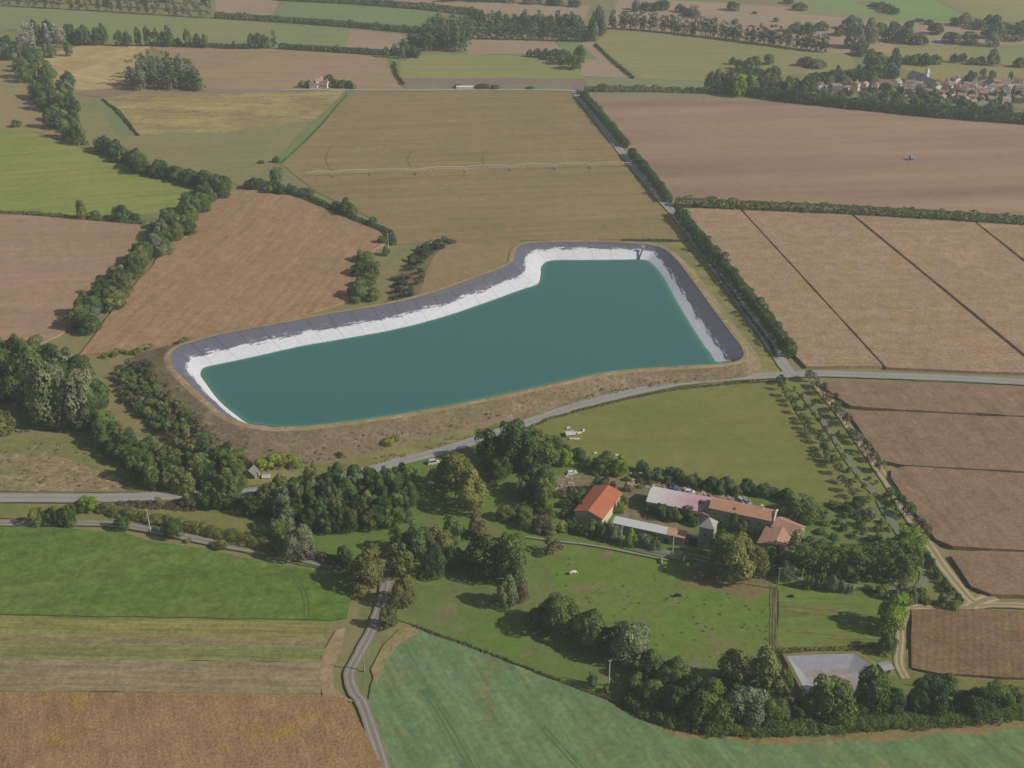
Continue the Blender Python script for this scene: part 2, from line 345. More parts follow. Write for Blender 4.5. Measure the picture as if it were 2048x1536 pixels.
# ------------------------------------------------------------------ roads and tracks
m_rd = roadmat((134,132,128), (143,141,138), (122,120,98))
m_lane = roadmat((116,112,102), (138,136,132), (120,116,88))
m_dirt = roadmat((128,120,92), (168,152,126), (124,118,84), 'dirt_surface')
m_grv = roadmat((106,112,90), (112,115,102), (104,112,72), 'gravel_surface')
strip('road', [(-300,998),(0,998),(200,998),(380,993),(470,990),(560,980),(640,968),(720,948),(800,925),(880,905),(960,880),(1060,846),(1150,815),(1250,790),(1350,769),(1450,758),(1560,752),(1640,749),(1760,753),(1900,758),(2048,766),(2400,785)], 6.2, .26, m_rd, 'grey country road curving below the reservoir')
strip('road', [(1150,186),(1196,245),(1247,310),(1309,385),(1358,440),(1415,515),(1476,600),(1533,680),(1565,728),(1585,754)], 6.0, .27, m_rd, 'straight lane running away beside the tall hedge')
strip('road', [(790,1640),(768,1540),(750,1480),(725,1410),(708,1385),(700,1350),(722,1305),(745,1260),(765,1200),(772,1160),(760,1140),(700,1134),(640,1128),(560,1110),(470,1096),(380,1078),(300,1062),(220,1050),(140,1048),(60,1050),(0,1048),(-300,1040)], 3.7, .25, m_lane, 'narrow lane bending up between the crop fields')
strip('track', [(1632,772),(1680,828),(1725,892),(1775,965),(1810,1022),(1850,1080),(1890,1140),(1935,1195),(1950,1208)], 4.6, .24, m_dirt, 'sandy twin-rut track beside the dry maize')
strip('track', [(2400,1232),(2100,1216),(1990,1212),(1940,1216),(1880,1220),(1830,1217),(1805,1240),(1800,1290),(1798,1330),(1812,1360)], 3.2, .23, m_dirt, 'pale dirt track turning past the bright green tree')
strip('path', [(1600,785),(1650,850),(1698,925),(1733,970),(1757,1002),(1776,1034),(1810,1085),(1838,1130),(1848,1155),(1830,1180),(1760,1182),(1640,1165),(1560,1150)], 2.8, .22, m_grv, 'grey gravel drive between the orchard rows')
strip('path', [(1250,1092),(1340,1112),(1400,1118),(1440,1128),(1560,1145)], 4.5, .225, m_grv, 'grey drive in front of the farm gate')
strip('path', [(560,181),(640,181),(720,181),(900,181),(1100,181),(1150,183)], 5.0, .21, roadmat((146,140,130),(150,146,138),(126,120,90)), 'pale lane along the far edge of the irrigated field')
strip('verge', [(700,184),(660,220),(620,260),(585,300),(556,326)], 9, .2, fieldmat((104,114,76),(110,116,80),.2,.5,.05,seed=60), 'green grass strip along the ditch')
strip('track', [(1940,1218),(1950,1210),(1975,1200),(1990,1196)], 6, .235, m_dirt)
m_dk = fieldmat((102,94,64), (96,90,60), .3, .8, .1, seed=61)
m_dk2 = fieldmat((122,107,73), (119,106,72), .3, .8, .1, seed=62)
for pts, wd in (([(668,344),(657,335),(652,321),(654,308),(660,297),(672,290)],1.0),([(823,336),(817,328),(816,317),(820,308),(826,301)],1.0),([(972,332),(965,324),(964,315),(969,307),(977,301)],1.0)):
    strip('wheel_track', pts, .9, -LC1-.012, m_dk)
for pts in ([(667,347),(686,362),(712,380),(760,400)],[(828,345),(860,360),(900,378),(960,396)],[(975,334),(1010,352),(1060,374),(1120,396)],[(1110,330),(1160,352),(1230,378)]):
    strip('wheel_track', pts, .9, -LC1-.010, m_dk2)
m_gt = fieldmat((84,106,72), (80,102,66), .3, .8, .1, seed=63); m_gt2 = fieldmat((76,96,50),(82,100,54),.3,.8,.1,seed=64)
for pts in ([(845,1380),(870,1420),(905,1480),(950,1560)],[(852,1378),(880,1420),(918,1482),(962,1560)],[(1080,1455),(1110,1490),(1160,1545)],[(1088,1452),(1120,1488),(1172,1545)]):
    strip('wheel_track', pts, .6, -LF4-.02, m_gt)
for pts in ([(570,1142),(595,1170),(608,1205),(610,1238)],[(580,1140),(604,1170),(617,1205),(619,1238)]):
    strip('wheel_track', pts, .6, -LAYER[0]-.5, m_gt2)
m_row = fieldmat((120,110,74), (106,96,64), .6, 1.2, .3, seed=65)
for pts in ([(1572,1222),(1640,1230),(1700,1236)],[(1572,1212),(1620,1218),(1680,1224)],[(1576,1263),(1640,1268),(1690,1274)],[(1660,1278),(1750,1280)],[(1560,1296),(1640,1294),(1760,1290)]):
    strip('crop_row', pts, .9, -LAYER[0]-.02, m_row, jit=.3)
for k in range(3):
    strip('crop_row', [(1541+k*6,1174),(1541+k*5.5,1240),(1541+k*5.6,1300)], .5, -LAYER[0]-.03, fieldmat((92,88,64),(110,104,78),.6,1.2,.3,seed=66), jit=.2)
# ------------------------------------------------------------------ reservoir
HC = 5.0
pairs = [((341,714),(404,741)),((350,700),(410,735)),((375,688),(421,732)),((450,668),(500,715.5)),((560,648),(600,693)),((640,632),(675,680)),((760,612),(790,659)),((860,588),(890,633)),((940,560),(970,606)),((1000,538),(1042,580)),((1025,525),(1076,568)),((1030,505),(1083,550)),((1040,492),(1085,532)),((1070,486),(1104,521)),((1150,484),(1165,520)),((1230,485),(1235,519.5)),((1300,490),(1285,519)),((1330,500),(1303,527)),((1355,522),(1322,548)),((1380,555),(1345,589)),((1420,610),(1375,641)),((1460,665),(1408,692)),((1480,690),(1420,707)),((1487,708),(1426,722)),
 ((1478,720),None),((1450,726),None),((1420,729),None),((1350,733),None),((1225,743),None),((1100,769),None),((950,801),None),((800,829),None),((650,849),None),((580,854),None),((540,854),None),((505,849),None),
 ((468,839),(499,846)),((440,823),(477,832)),((403,790),(440,801)),((366,756),(412,764)),((347,734),(403,750))]
dtoe = [21,18,10,7,7,7,7,7,7,7,7,7,7,7,6,6,6,6,6,6,6,6,6,6,6,5,4.5,5,7,9,12,15,20,23,25,26,26,25,24,23,22]
crest = [P(*a, HC) for a, b in pairs]
n = len(crest)
def outn(i, pts):
    d = pts[(i+1) % len(pts)]-pts[i-1]; d.z = 0; d.normalize(); return Vector((-d.y, d.x, 0))
ctr = P(950, 700)
sgn = 1 if outn(5, crest).dot(crest[5]-ctr) > 0 else -1
wat = []
for i, (a, b) in enumerate(pairs):
    wat.append(P(*b, 0.95) if b else crest[i]-outn(i, crest)*sgn*7.0+Vector((0,0,-HC+.95)))
K = 6
cr = catmull(crest, K, True); wa = catmull(wat, K, True); dt = [0]*(n*K)
for i in range(n):
    for j in range(K): dt[i*K+j] = dtoe[i]+(dtoe[(i+1) % n]-dtoe[i])*j/K
N = len(cr)
def ringmesh(name, rings, mat, closed=True, attr=None, per=None):
    verts = []; faces = []; t = []; s = []
    m = len(rings); nn = len(rings[0]); acc = 0
    ss = []
    for i in range(nn):
        if i: acc += (rings[0][i]-rings[0][i-1]).length
        ss.append(acc)
    for r, ring in enumerate(rings):
        for i, p in enumerate(ring): verts.append(p[:]); t.append(attr[r] if attr else r/(m-1)); s.append(ss[i])
    for r in range(m-1):
        for i in range(nn if closed else nn-1):
            j = (i+1) % nn; faces.append((r*nn+i, r*nn+j, (r+1)*nn+j, (r+1)*nn+i))
    me = bpy.data.meshes.new(name); me.from_pydata(verts, [], faces)
    a = me.attributes.new('tt', 'FLOAT', 'POINT'); a.data.foreach_set('value', t)
    a = me.attributes.new('ss', 'FLOAT', 'POINT'); a.data.foreach_set('value', s)
    if per:
        a = me.attributes.new('aa', 'FLOAT', 'POINT'); a.data.foreach_set('value', per*m)
    bm = bmesh.new(); bm.from_mesh(me); bmesh.ops.recalc_face_normals(bm, faces=bm.faces)
    if sum(f.normal.z for f in bm.faces) < 0: bmesh.ops.reverse_faces(bm, faces=bm.faces)
    bm.to_mesh(me); bm.free()
    return mkobj(name, me, mat)
# inner liner
s = NT('liner_membrane'); at = s.n('ShaderNodeAttribute', attribute_name='tt'); a2 = s.n('ShaderNodeAttribute', attribute_name='ss'); a3 = s.n('ShaderNodeAttribute', attribute_name='aa')
T = at.outputs['Fac']; cv = s.n('ShaderNodeCombineXYZ'); s.l(s.math('MULTIPLY', T, 9.0), cv.inputs[0]); s.l(a2.outputs['Fac'], cv.inputs[1])
mp = s.n('ShaderNodeMapping'); mp.inputs['Scale'].default_value = (1.1, .09, 1); s.l(cv.outputs[0], mp.inputs['Vector'])
nz = s.noise(mp.outputs[0], .9, 5, .7); nz2 = s.noise(s.pos(), .5, 5, .75)
edge = s.math('ADD', T, s.math('ADD', s.math('MULTIPLY', s.math('SUBTRACT', nz, .5), .80), s.math('MULTIPLY', s.math('SUBTRACT', nz2, .5), .38)))
white = s.ramp(s.math('SUBTRACT', edge, a3.outputs['Fac']), -.02, .03)
dark = s.mix(s.ramp(nz2, .3, .7), (.180,.182,.232), (.130,.132,.170))
seam = s.ramp(s.math('ABSOLUTE', s.math('SUBTRACT', s.math('FRACT', s.math('MULTIPLY', a2.outputs['Fac'], 1/11.0)), .5)), .03, .015)
m3 = s.n('ShaderNodeMapping'); m3.inputs['Scale'].default_value = (2.6, .16, 1); s.l(cv.outputs[0], m3.inputs['Vector'])
stk = s.math('MULTIPLY', s.ramp(s.noise(m3.outputs[0], 1.0, 4, .7), .60, .66), s.ramp(s.math('ABSOLUTE', s.math('SUBTRACT', T, s.math('SUBTRACT', a3.outputs['Fac'], .10))), .13, .06))
dark = s.mix(stk, dark, (.55,.56,.60))
dark = s.mix(s.math('MULTIPLY', seam, .7), dark, (.07,.07,.085))
whc = s.mix(s.ramp(nz2, .35, .7), (.80,.82,.84), (.66,.68,.73))
whc = s.mix(s.math('MULTIPLY', seam, .35), whc, (.35,.36,.40))
col = s.mix(white, dark, whc)
wl = s.ramp(s.math('ADD', T, s.math('MULTIPLY', s.math('SUBTRACT', nz2, .5), .05)), .955, .975)
col = s.mix(s.math('MULTIPLY', wl, .75), col, (.14,.17,.15))
m_lin = s.out(col, .6)
per = []
for i in range(n):
    x = pairs[i][0][0]
    v = .50 if i < 10 else (.40 if i < 13 else (.36 if i < 17 else (.60 if i < 24 else (.5 if i < 37 else .52))))
    for j in range(K): per.append(v)
per = list(np.convolve(per+per+per, np.ones(9)/9, 'same')[N:2*N])
NRG = 13
rings = []
for r in range(NRG):
    t = r/(NRG-1)
    rings.append([Vector((cr[i].x+(wa[i].x-cr[i].x)*t, cr[i].y+(wa[i].y-cr[i].y)*t, HC-.02+(wa[i].z-.3-HC)*t)) for i in range(N)])
lin_o = ringmesh('reservoir_liner', rings, m_lin, per=per)
tag(lin_o, kind='structure')
# water
s = NT('reservoir_water'); at = s.n('ShaderNodeAttribute', attribute_name='tt'); p = s.pos()
sh = s.math('POWER', at.outputs['Fac'], 3.0)
nw = s.ramp(s.noise(s.pos(.2, .012, .03), 1.0, 4, .6, .5), .35, .65)
gy = s.n('ShaderNodeSeparateXYZ'); s.l(p, gy.inputs[0])
base = s.mix(nw, (.030,.156,.120), (.050,.162,.148))
base = s.mix(s.ramp(s.math('ADD', gy.outputs[1], s.math('MULTIPLY', s.noise(s.pos(), .02, 4, .6, .8), 60)), 330, 480), base, (.054,.175,.156))
base = s.mix(sh, base, (.10,.33,.20))
nb = s.noise(s.pos(.3, .8, 1.6), 1.0, 3, .6)
m_wat = s.out(base, .28, nb, .5, .08); s.b.inputs['Specular IOR Level'].default_value = .5
wr = []; tt = [1.0, .75, .5, .2, 0]
offs = [0, .8, 2.0, 4.0, 6.5]
wz = [Vector((v.x, v.y, 0.97)) for v in wa]
for o_ in offs:
    ring = []
    for i in range(N):
        d = wz[(i+2) % N]-wz[i-2]; d.z = 0; d.normalize(); ring.append(wz[i]-Vector((-d.y, d.x, 0))*sgn*o_)
    for q_ in ring: q_.z -= .0035*len(wr)
    wr.append(ring)
wo = ringmesh('water', wr, m_wat, attr=tt)
bm = bmesh.new(); bm.from_mesh(wo.data); bm.verts.ensure_lookup_table()
lay = bm.verts.layers.float['tt']
vv = [bm.verts.new((v.x, v.y, .955)) for v in wz]
for v in vv: v[lay] = 0.0
es = [bm.edges.new((vv[i], vv[(i+1) % N])) for i in range(N)]
bmesh.ops.triangle_fill(bm, edges=es, use_beauty=True)
for f in bm.faces:
    f.normal_update()
    if f.normal.z < 0: f.normal_flip()
bm.to_mesh(wo.data); bm.free(); tag(wo, kind='structure', label='green reservoir water')
# crest path and outer bank
co_ = [cr[i]+outn(i, cr)*sgn*(2.8+.5*noise.noise(cr[i]*.05)) for i in range(N)]
ci_ = [cr[i]+outn(i, cr)*sgn*.02+Vector((0,0,.10)) for i in range(N)]
cm_ = [cr[i]+outn(i, cr)*sgn*1.6+Vector((0,0,.16)) for i in range(N)]
ob = ringmesh('bank_top', [ci_, cm_, co_], fieldmat((146,128,104),(124,116,82),.4,.7,.07,seed=70,third=(156,140,118)))
tag(ob, kind='structure')
s_ring = []
for r in range(9):
    t = r/8; ring = []
    for i in range(N):
        o_ = outn(i, cr)*sgn; p = cr[i]+o_*(2.8+.5*noise.noise(cr[i]*.05))+o_*dt[i]*t
        zz = HC*(1-t)+.35*noise.noise(Vector((p.x*.15, p.y*.15, t)))*min(1, 4*t*(1-t)*2); p.z = zz if r < 8 else -.2
        ring.append(p)
    s_ring.append(ring)
ob = ringmesh('bank_slope', s_ring, fieldmat((120,104,88),(106,98,74),.7,.6,.05,seed=71,third=(130,116,98),bumpd=.6))
tag(ob, kind='structure')
top = [P(x,y,4.7) for x,y in ((838,594),(853,545),(872,508),(905,488),(1000,484),(1040,484))]
bot = [P(x,y,0) for x,y in ((772,606),(796,548),(832,506),(884,482),(1000,477),(1040,477))]
top = catmull(top, 5); bot = catmull(bot, 5)
m_pl = fieldmat((134,116,88),(124,110,80),.35,.6,.05,seed=72)
tag(ringmesh('bank_slope', [top, [a.lerp(b, .5)+Vector((0,0,.3)) for a, b in zip(top, bot)], bot], m_pl, closed=False), kind='structure')
sheet('bank_top', top+[P(1034,505,4.7),P(1020,532,4.7),P(940,566,4.7),P(860,594,4.7)], 4.7, m_pl, jit=0)
# small basin lower right
c2 = [P(1574,1313,2.2),P(1640,1309,2.2),P(1700,1307,2.2),P(1745,1318,2.2),P(1768,1350,2.2),P(1765,1392,2.2),P(1700,1408,2.2),P(1640,1408,2.2),P(1612,1385,2.2),P(1590,1345,2.2)]
f2 = [P(1599,1341,.3),P(1640,1339,.3),P(1690,1338,.3),P(1722,1344,.3),P(1735,1360,.3),P(1730,1376,.3),P(1700,1385,.3),P(1660,1386,.3),P(1630,1376,.3),P(1614,1362,.3)]
c2 = [P(1574,1312,2.2),P(1640,1309,2.2),P(1708,1307,2.2),P(1742,1330,2.2),P(1752,1392,2.2),P(1700,1408,2.2),P(1640,1408,2.2),P(1620,1398,2.2)]
f2 = [P(1602,1341,.75),P(1640,1340,.75),P(1696,1339,.75),P(1716,1348,.75),P(1722,1378,.75),P(1690,1384,.75),P(1660,1384,.75),P(1634,1380,.75)]
f2 = f2
cc = sum(c2, Vector())/len(c2)
o2 = [Vector((p.x, p.y, -.1))+(p-cc).normalized()*4.5 for p in c2]; 
for p in o2: p.z = -.1
c3 = [p+(p-cc).normalized()*1.5 for p in c2]
s = NT('basin_liner'); nz = s.noise(s.pos(0, .9, .35), 1.2, 5, .7); at = s.n('ShaderNodeAttribute', attribute_name='tt')
m_bl = s.out(s.mix(s.ramp(nz, .3, .7), (.27,.28,.31), (.36,.37,.41)), .6)
tag(ringmesh('basin_liner', [c2, f2], m_bl), kind='structure')
s = NT('basin_floor'); nz = s.noise(s.pos(), .25, 5, .7, 1.5)
m_bf = s.out(s.mix(s.ramp(nz, .4, .6), (.40,.37,.35), (.28,.24,.21)), .8)
sheet('basin_floor', [p+(p-cc).normalized()*.3 for p in f2], .8, m_bf, jit=0, label='pale dried mud floor of the small basin')
tag(ringmesh('basin_bank', [c2, c3, o2], fieldmat((118,110,82),(104,104,66),.4,.7,.1,seed=73)), kind='structure')
# ------------------------------------------------------------------ foliage
def folmat(far=False):
    s = NT('foliage'); oi = s.n('ShaderNodeObjectInfo') if not far else s.n('ShaderNodeAttribute', attribute_name='leafcol'); at = s.n('ShaderNodeAttribute', attribute_name='lf')
    k = s.math('ADD', s.math('MULTIPLY', at.outputs['Fac'], .6), .85)
    c = s.mix(1.0, oi.outputs['Color'], k, 'MULTIPLY')
    hs = s.n('ShaderNodeHueSaturation'); s.l(c, hs.inputs['Color']); s.l(s.math('ADD', s.math('MULTIPLY', at.outputs['Fac'], -.035), .515), hs.inputs['Hue'])
    dif = s.n('ShaderNodeBsdfDiffuse'); tr = s.n('ShaderNodeBsdfTranslucent'); mx = s.n('ShaderNodeMixShader'); mx.inputs[0].default_value = .28
    s.l(hs.outputs[0], dif.inputs[0]); s.l(hs.outputs[0], tr.inputs[0]); s.l(dif.outputs[0], mx.inputs[1]); s.l(tr.outputs[0], mx.inputs[2])
    s.l(mx.outputs[0], s.t.nodes['Material Output'].inputs['Surface']); return s.m
FOL = folmat()
BARK = plain('bark', (.12,.10,.075), .9, .25, 2.0)
PALEBARK = plain('pale_bark', (.30,.28,.24), .9, .2, 2.0)
def quads_mesh(name, cen, nor, size, lf):
    """leaf clusters: one small bent quad per point"""
    m = len(cen)
    r = NR.normal(size=(m,3)); u = np.cross(nor, r); u /= np.linalg.norm(u, axis=1)[:,None]+1e-9
    v = np.cross(nor, u); size = size[:,None]
    k1 = (.7+.6*NR.random((m,1))); k2 = (.7+.6*NR.random((m,1)))
    a = cen-u*size*.5*k1; b = cen-v*size*.5*k2; c = cen+u*size*.5*k2; d = cen+v*size*.5*k1
    V = np.empty((m*4,3)); V[0::4] = a; V[1::4] = b; V[2::4] = c; V[3::4] = d
    V[0::4] += nor*size*.12; V[2::4] += nor*size*.12
    me = bpy.data.meshes.new(name); me.vertices.add(m*4); me.vertices.foreach_set('co', V.ravel())
    me.loops.add(m*4); me.loops.foreach_set('vertex_index', np.arange(m*4)); me.polygons.add(m)
    me.polygons.foreach_set('loop_start', np.arange(m)*4); me.polygons.foreach_set('loop_total', np.full(m,4))
    at = me.attributes.new('lf', 'FLOAT', 'FACE'); at.data.foreach_set('value', lf.astype(np.float32))
    me.update(); me.validate(); me.materials.append(FOL); return me
def clumps_to_quads(cl, dens, size, drop=.78, flat=.35):
    """cl: array (n,4) centre+radius"""
    C_ = []; N_ = []; L_ = []
    cs = cl[:,:3]; rs = cl[:,3]
    for i in range(len(cl)):
        k = max(8, int(dens*rs[i]**2*4*math.pi/size**2))
        n_ = NR.normal(size=(k,3)); n_ /= np.linalg.norm(n_, axis=1)[:,None]
        n_[:,2] = np.where(n_[:,2] < -.5, -n_[:,2], n_[:,2])
        p = cs[i]+n_*rs[i]*(.88+.24*NR.random((k,1)))*np.array([1,1,.85])
        nb = np.abs(cs-cs[i]).max(axis=1) < rs+rs[i]*1.2; nb[i] = False
        d = np.linalg.norm(p[:,None,:]-cs[None,nb,:], axis=2)
        ok = ~np.any(d < rs[None,nb]*drop, axis=1)
        p = p[ok]; nn = n_[ok]+NR.normal(size=(ok.sum(),3))*flat; nn /= np.linalg.norm(nn, axis=1)[:,None]
        C_.append(p); N_.append(nn); L_.append(np.clip(.5+NR.normal()*.28+NR.normal(size=ok.sum())*.14, 0, 1))
    C_ = np.concatenate(C_); return C_, np.concatenate(N_), np.concatenate(L_)
def crown_mesh(name, shape, rad, z0, z1, ncl, rc, size, seed):
    global NR
    NR = np.random.default_rng(seed); cl = []
    hh = (z1-z0)/2; zc = (z1+z0)/2
    lob = NR.random(6)*6.28
    while len(cl) < ncl:
        d = NR.normal(size=3); d /= np.linalg.norm(d)
        if d[2] < -.75: continue
        a = math.atan2(d[1], d[0])
        env = 1+.14*math.sin(2*a+lob[0])+.12*math.sin(3*a+lob[1]+2*d[2])+.10*math.sin(5*a+lob[2]+4*d[2])
        r = (NR.random()**.28)*env*.86
        x, y, z = d[0]*r*rad, d[1]*r*rad, d[2]*r*hh
        if shape == 'poplar': f = .55+.45*math.cos((z/hh)*1.1); x *= f; y *= f
        if shape == 'cone': f = max(.08, .62-.55*(z/hh)); x *= f*1.1; y *= f*1.1
        if shape == 'dome' and z < 0: z *= .7
        cl.append((x, y, zc+z, rc*(.65+.7*NR.random())))
    cl.append((0,0,zc,min(rad,hh)*.62)); cl = np.array(cl)
    c, n_, l = clumps_to_quads(cl, 1.0, size, flat=.28)
    zt = c[:,2].max(); c[:,2] = (c[:,2]-zt)*(z1-z0)/(zt-c[:,2].min())+z1
    q = np.percentile(np.hypot(c[:,0], c[:,1]), 97); c[:,:2] *= rad/q
    return quads_mesh(name, c, n_, np.full(len(c), size)*(.7+.6*NR.random(len(c))), l)
def trunk_mesh(name, h, r, limbs, spread, seed, mat=BARK):
    rr = random.Random(seed); bm = bmesh.new()
    def tube(pts, rad):
        prev = None
        for i, p in enumerate(pts):
            d = (pts[min(i+1,len(pts)-1)]-pts[max(i-1,0)]).normalized(); a = d.orthogonal().normalized(); b = d.cross(a)
            ring = [bm.verts.new(p+(a*math.cos(k*math.pi/3)+b*math.sin(k*math.pi/3))*rad[i]) for k in range(6)]
            if prev:
                for k in range(6): bm.faces.new((prev[k], prev[(k+1)%6], ring[(k+1)%6], ring[k]))
            prev = ring
        bm.faces.new(prev)
    lean = Vector((rr.uniform(-.05,.05), rr.uniform(-.05,.05), 0))
    tube([Vector((0,0,-.3)), Vector((0,0,.4)), lean*h*.4+Vector((0,0,h*.4)), lean*h+Vector((0,0,h))], [r*1.5, r*1.05, r*.8, r*.3])
    for k in range(limbs):
        a = rr.uniform(0, 6.28); z = h*rr.uniform(.32,.75); o = Vector((math.cos(a), math.sin(a), 0))
        L = spread*rr.uniform(.55,1)
        tube([Vector((0,0,z))+lean*z, Vector((0,0,z+L*.35))+o*L*.4, Vector((0,0,z+L*.8))+o*L], [r*.45, r*.3, r*.08])
    me = bpy.data.meshes.new(name); bm.to_mesh(me); bm.free(); me.materials.append(mat); return me
# prototypes: nominal size W (full width) x Ht
PROTO = {}
def protos(key, cnt, shape, W, Ht, z0f, ncl, rcf, size, limbs, mat=BARK, tr=.35):
    L = []
    for i in range(cnt):
        c = crown_mesh('crown', shape, W/2, Ht*z0f, Ht, ncl, W*rcf, size, 100+i*17+len(PROTO)*1000)
        t = trunk_mesh('trunk', Ht*.72, tr, limbs, W*.33, i*31+len(PROTO), mat)
        L.append((c, t))
    PROTO[key] = (L, W, Ht)
protos('oak', 8, 'round', 12, 12, .03, 50, .17, .62, 6)
protos('oakfar', 5, 'round', 12, 12, .02, 36, .19, 1.05, 4)
protos('pop', 5, 'poplar', 6, 18, .04, 38, .17, .75, 5, BARK, .25)
protos('popfar', 4, 'poplar', 6, 18, .07, 26, .19, 1.0, 4, PALEBARK, .3)
protos('shrub', 6, 'dome', 4, 3, .0, 16, .2, .34, 3, BARK, .08)
protos('conifer', 4, 'cone', 7, 13, .03, 44, .15, .5, 0, BARK, .3)
protos('orch', 5, 'round', 4, 5, .34, 14, .19, .42, 4, BARK, .1)
COL = {'d': (.082,.134,.046), 'm': (.132,.186,.056), 'o': (.190,.212,.066), 'l': (.195,.300,.044), 'g': (.195,.225,.130), 'b': (.155,.128,.080), 'p': (.42,.40,.31), 'k': (.062,.104,.040), 'y': (.27,.32,.055)}
CNAME = {'d': 'dark green', 'm': 'mid-green', 'o': 'olive green', 'l': 'bright green', 'g': 'grey-green', 'b': 'brownish', 'p': 'pale whitish', 'k': 'very dark green', 'y': 'yellow-green'}
SPEC = {'bush': ('bush', 'bush', 'leafy bush'), 'oak': ('broadleaf_tree', 'tree', 'leafy tree'), 'pop': ('poplar_tree', 'tree', 'slender poplar'), 'shrub': ('shrub', 'shrub', 'shrub'), 'conifer': ('conifer_tree', 'tree', 'conifer'), 'orch': ('young_tree', 'tree', 'young tree')}
NTREE = {}
CRX = np.array([(p.x, p.y) for p in cr]); DTA = np.array(dt)
cin = [(p.x, p.y) for p in cr]
def bankz(p):
    d = np.hypot(CRX[:,0]-p.x, CRX[:,1]-p.y); i = int(d.argmin())
    if d[i] > 40 or inpoly(p.x, p.y, cin): return 0.0
    return max(0.0, min(HC, HC*(1-(d[i]-3.4)/DTA[i])))
def PG(px, py):
    z = 0
    for _ in range(5):
        p = P(px, py, z); z = .5*z+.5*bankz(p)
    return P(px, py, z)
QUEUE = []
def plant(sp, pos, h, w, ck, label, group):
    nm = 'bush' if (sp == 'oak' and h < 6.6) else sp
    if nm == 'bush': label = label.replace('leafy tree', 'leafy bush')
    for cut in (' the ', ' of ', ' from '):
        while len(label.replace('-', ' ').split()) > 15 and cut in label: label = label.replace(cut, ' ', 1)
    key = sp
    if sp in ('oak', 'pop') and pxm(pos) < 3.0: key = sp+'far'
    L, W, Ht = PROTO[key]; i = R.randrange(len(L)); b = COL[ck]; f = R.uniform(.82, 1.2); f2 = R.uniform(.93,1.07)
    QUEUE.append(dict(sp=nm, c=L[i][0], t=L[i][1], pos=Vector((pos.x, pos.y, pos.z)), rz=R.uniform(0, 6.28), sc=(w/W, w/W*R.uniform(.9,1.1), h/Ht),
        col=(b[0]*f*f2, b[1]*f, b[2]*f*R.uniform(.85,1.15), 1), label=label, group=group, area=w*h*pxm(pos)**2))
def build_queue():
    from collections import defaultdict
    by = defaultdict(list)
    for q in QUEUE: by[q['sp']].append(q)
    for sp, L in by.items():
        grp = defaultdict(list)
        for q in L: grp[q['group']].append(q)
        order = sorted(grp.values(), key=lambda g: -sum(q['area'] for q in g)/len(g)); keep = []; rest = []
        for g in order:
            if not rest and len(keep)+len(g) <= 300: keep += g
            else: rest += g
        for q in keep:
            o = empty(SPEC[sp][0], q['pos'], q['rz']); o.scale = q['sc']; tag(o, q['label'], SPEC[sp][1], q['group'] if len(grp[q['group']]) > 1 else None)
            c = bpy.data.objects.new('crown', q['c']); C.objects.link(c); c.parent = o; c.color = q['col']
            if sp != 'shrub':
                t_ = bpy.data.objects.new('trunk', q['t']); C.objects.link(t_); t_.parent = o
        print('KIND', sp, len(keep), 'merged', len(rest))
        if rest: merge_far(rest, 'distant_'+SPEC[sp][0]+'s')
def merge_far(L, name):
    Vs = []; Cs = []; Ls = []; nf = 0; TV = []; TF = []; tv = 0
    for q in L:
        me = q['c']; n_ = len(me.vertices); v = np.empty(n_*3); me.vertices.foreach_get('co', v); v = v.reshape(-1,3)*np.array(q['sc'])
        c_, s_ = math.cos(q['rz']), math.sin(q['rz']); x = v[:,0]*c_-v[:,1]*s_; y = v[:,0]*s_+v[:,1]*c_
        Vs.append(np.stack([x+q['pos'].x, y+q['pos'].y, v[:,2]+q['pos'].z], 1)); m_ = len(me.polygons)
        lf = np.empty(m_); me.attributes['lf'].data.foreach_get('value', lf); Ls.append(lf); Cs.append(np.tile(np.array(q['col']), (m_,1)))
        tm = q['t']
        w_ = np.empty(len(tm.vertices)*3); tm.vertices.foreach_get('co', w_); w_ = w_.reshape(-1,3)*np.array(q['sc'])
        TV.append(np.stack([w_[:,0]*c_-w_[:,1]*s_+q['pos'].x, w_[:,0]*s_+w_[:,1]*c_+q['pos'].y, w_[:,2]], 1))
        for p in tm.polygons: TF.append([i+tv for i in p.vertices])
        tv += len(tm.vertices)
    V = np.concatenate(Vs); Q = len(V)//4; TVv = np.concatenate(TV)
    loops = np.concatenate([np.arange(Q*4), np.array([i+len(V) for f in TF for i in f])]); tot = np.array([4]*Q+[len(f) for f in TF]); st = np.concatenate([[0], np.cumsum(tot)[:-1]])
    me = bpy.data.meshes.new(name); A = np.concatenate([V, TVv]); me.vertices.add(len(A)); me.vertices.foreach_set('co', A.ravel())
    me.loops.add(len(loops)); me.loops.foreach_set('vertex_index', loops); me.polygons.add(len(tot)); me.polygons.foreach_set('loop_start', st); me.polygons.foreach_set('loop_total', tot)
    nT = len(TF)
    at = me.attributes.new('lf', 'FLOAT', 'FACE'); at.data.foreach_set('value', np.concatenate(Ls+[np.zeros(nT)]).astype(np.float32))
    at = me.attributes.new('leafcol', 'FLOAT_COLOR', 'FACE'); at.data.foreach_set('color', np.concatenate(Cs+[np.ones((nT,4))]).astype(np.float32).ravel())
    me.update(); me.validate(); me.materials.append(folmat(True)); me.materials.append(BARK)
    me.polygons.foreach_set('material_index', np.array([0]*Q+[1]*nT)); me.update()
    o = mkobj(name, me); tag(o, kind='stuff')
def hgt(x, yb, yt): return hp(PG(x, yb), yt)
def hp(p, yt):
    lo, hi = .5, 40
    for _ in range(30):
        m_ = (lo+hi)/2
        if proj(p+Vector((0,0,m_)))[1] > yt: lo = m_
        else: hi = m_
    return lo
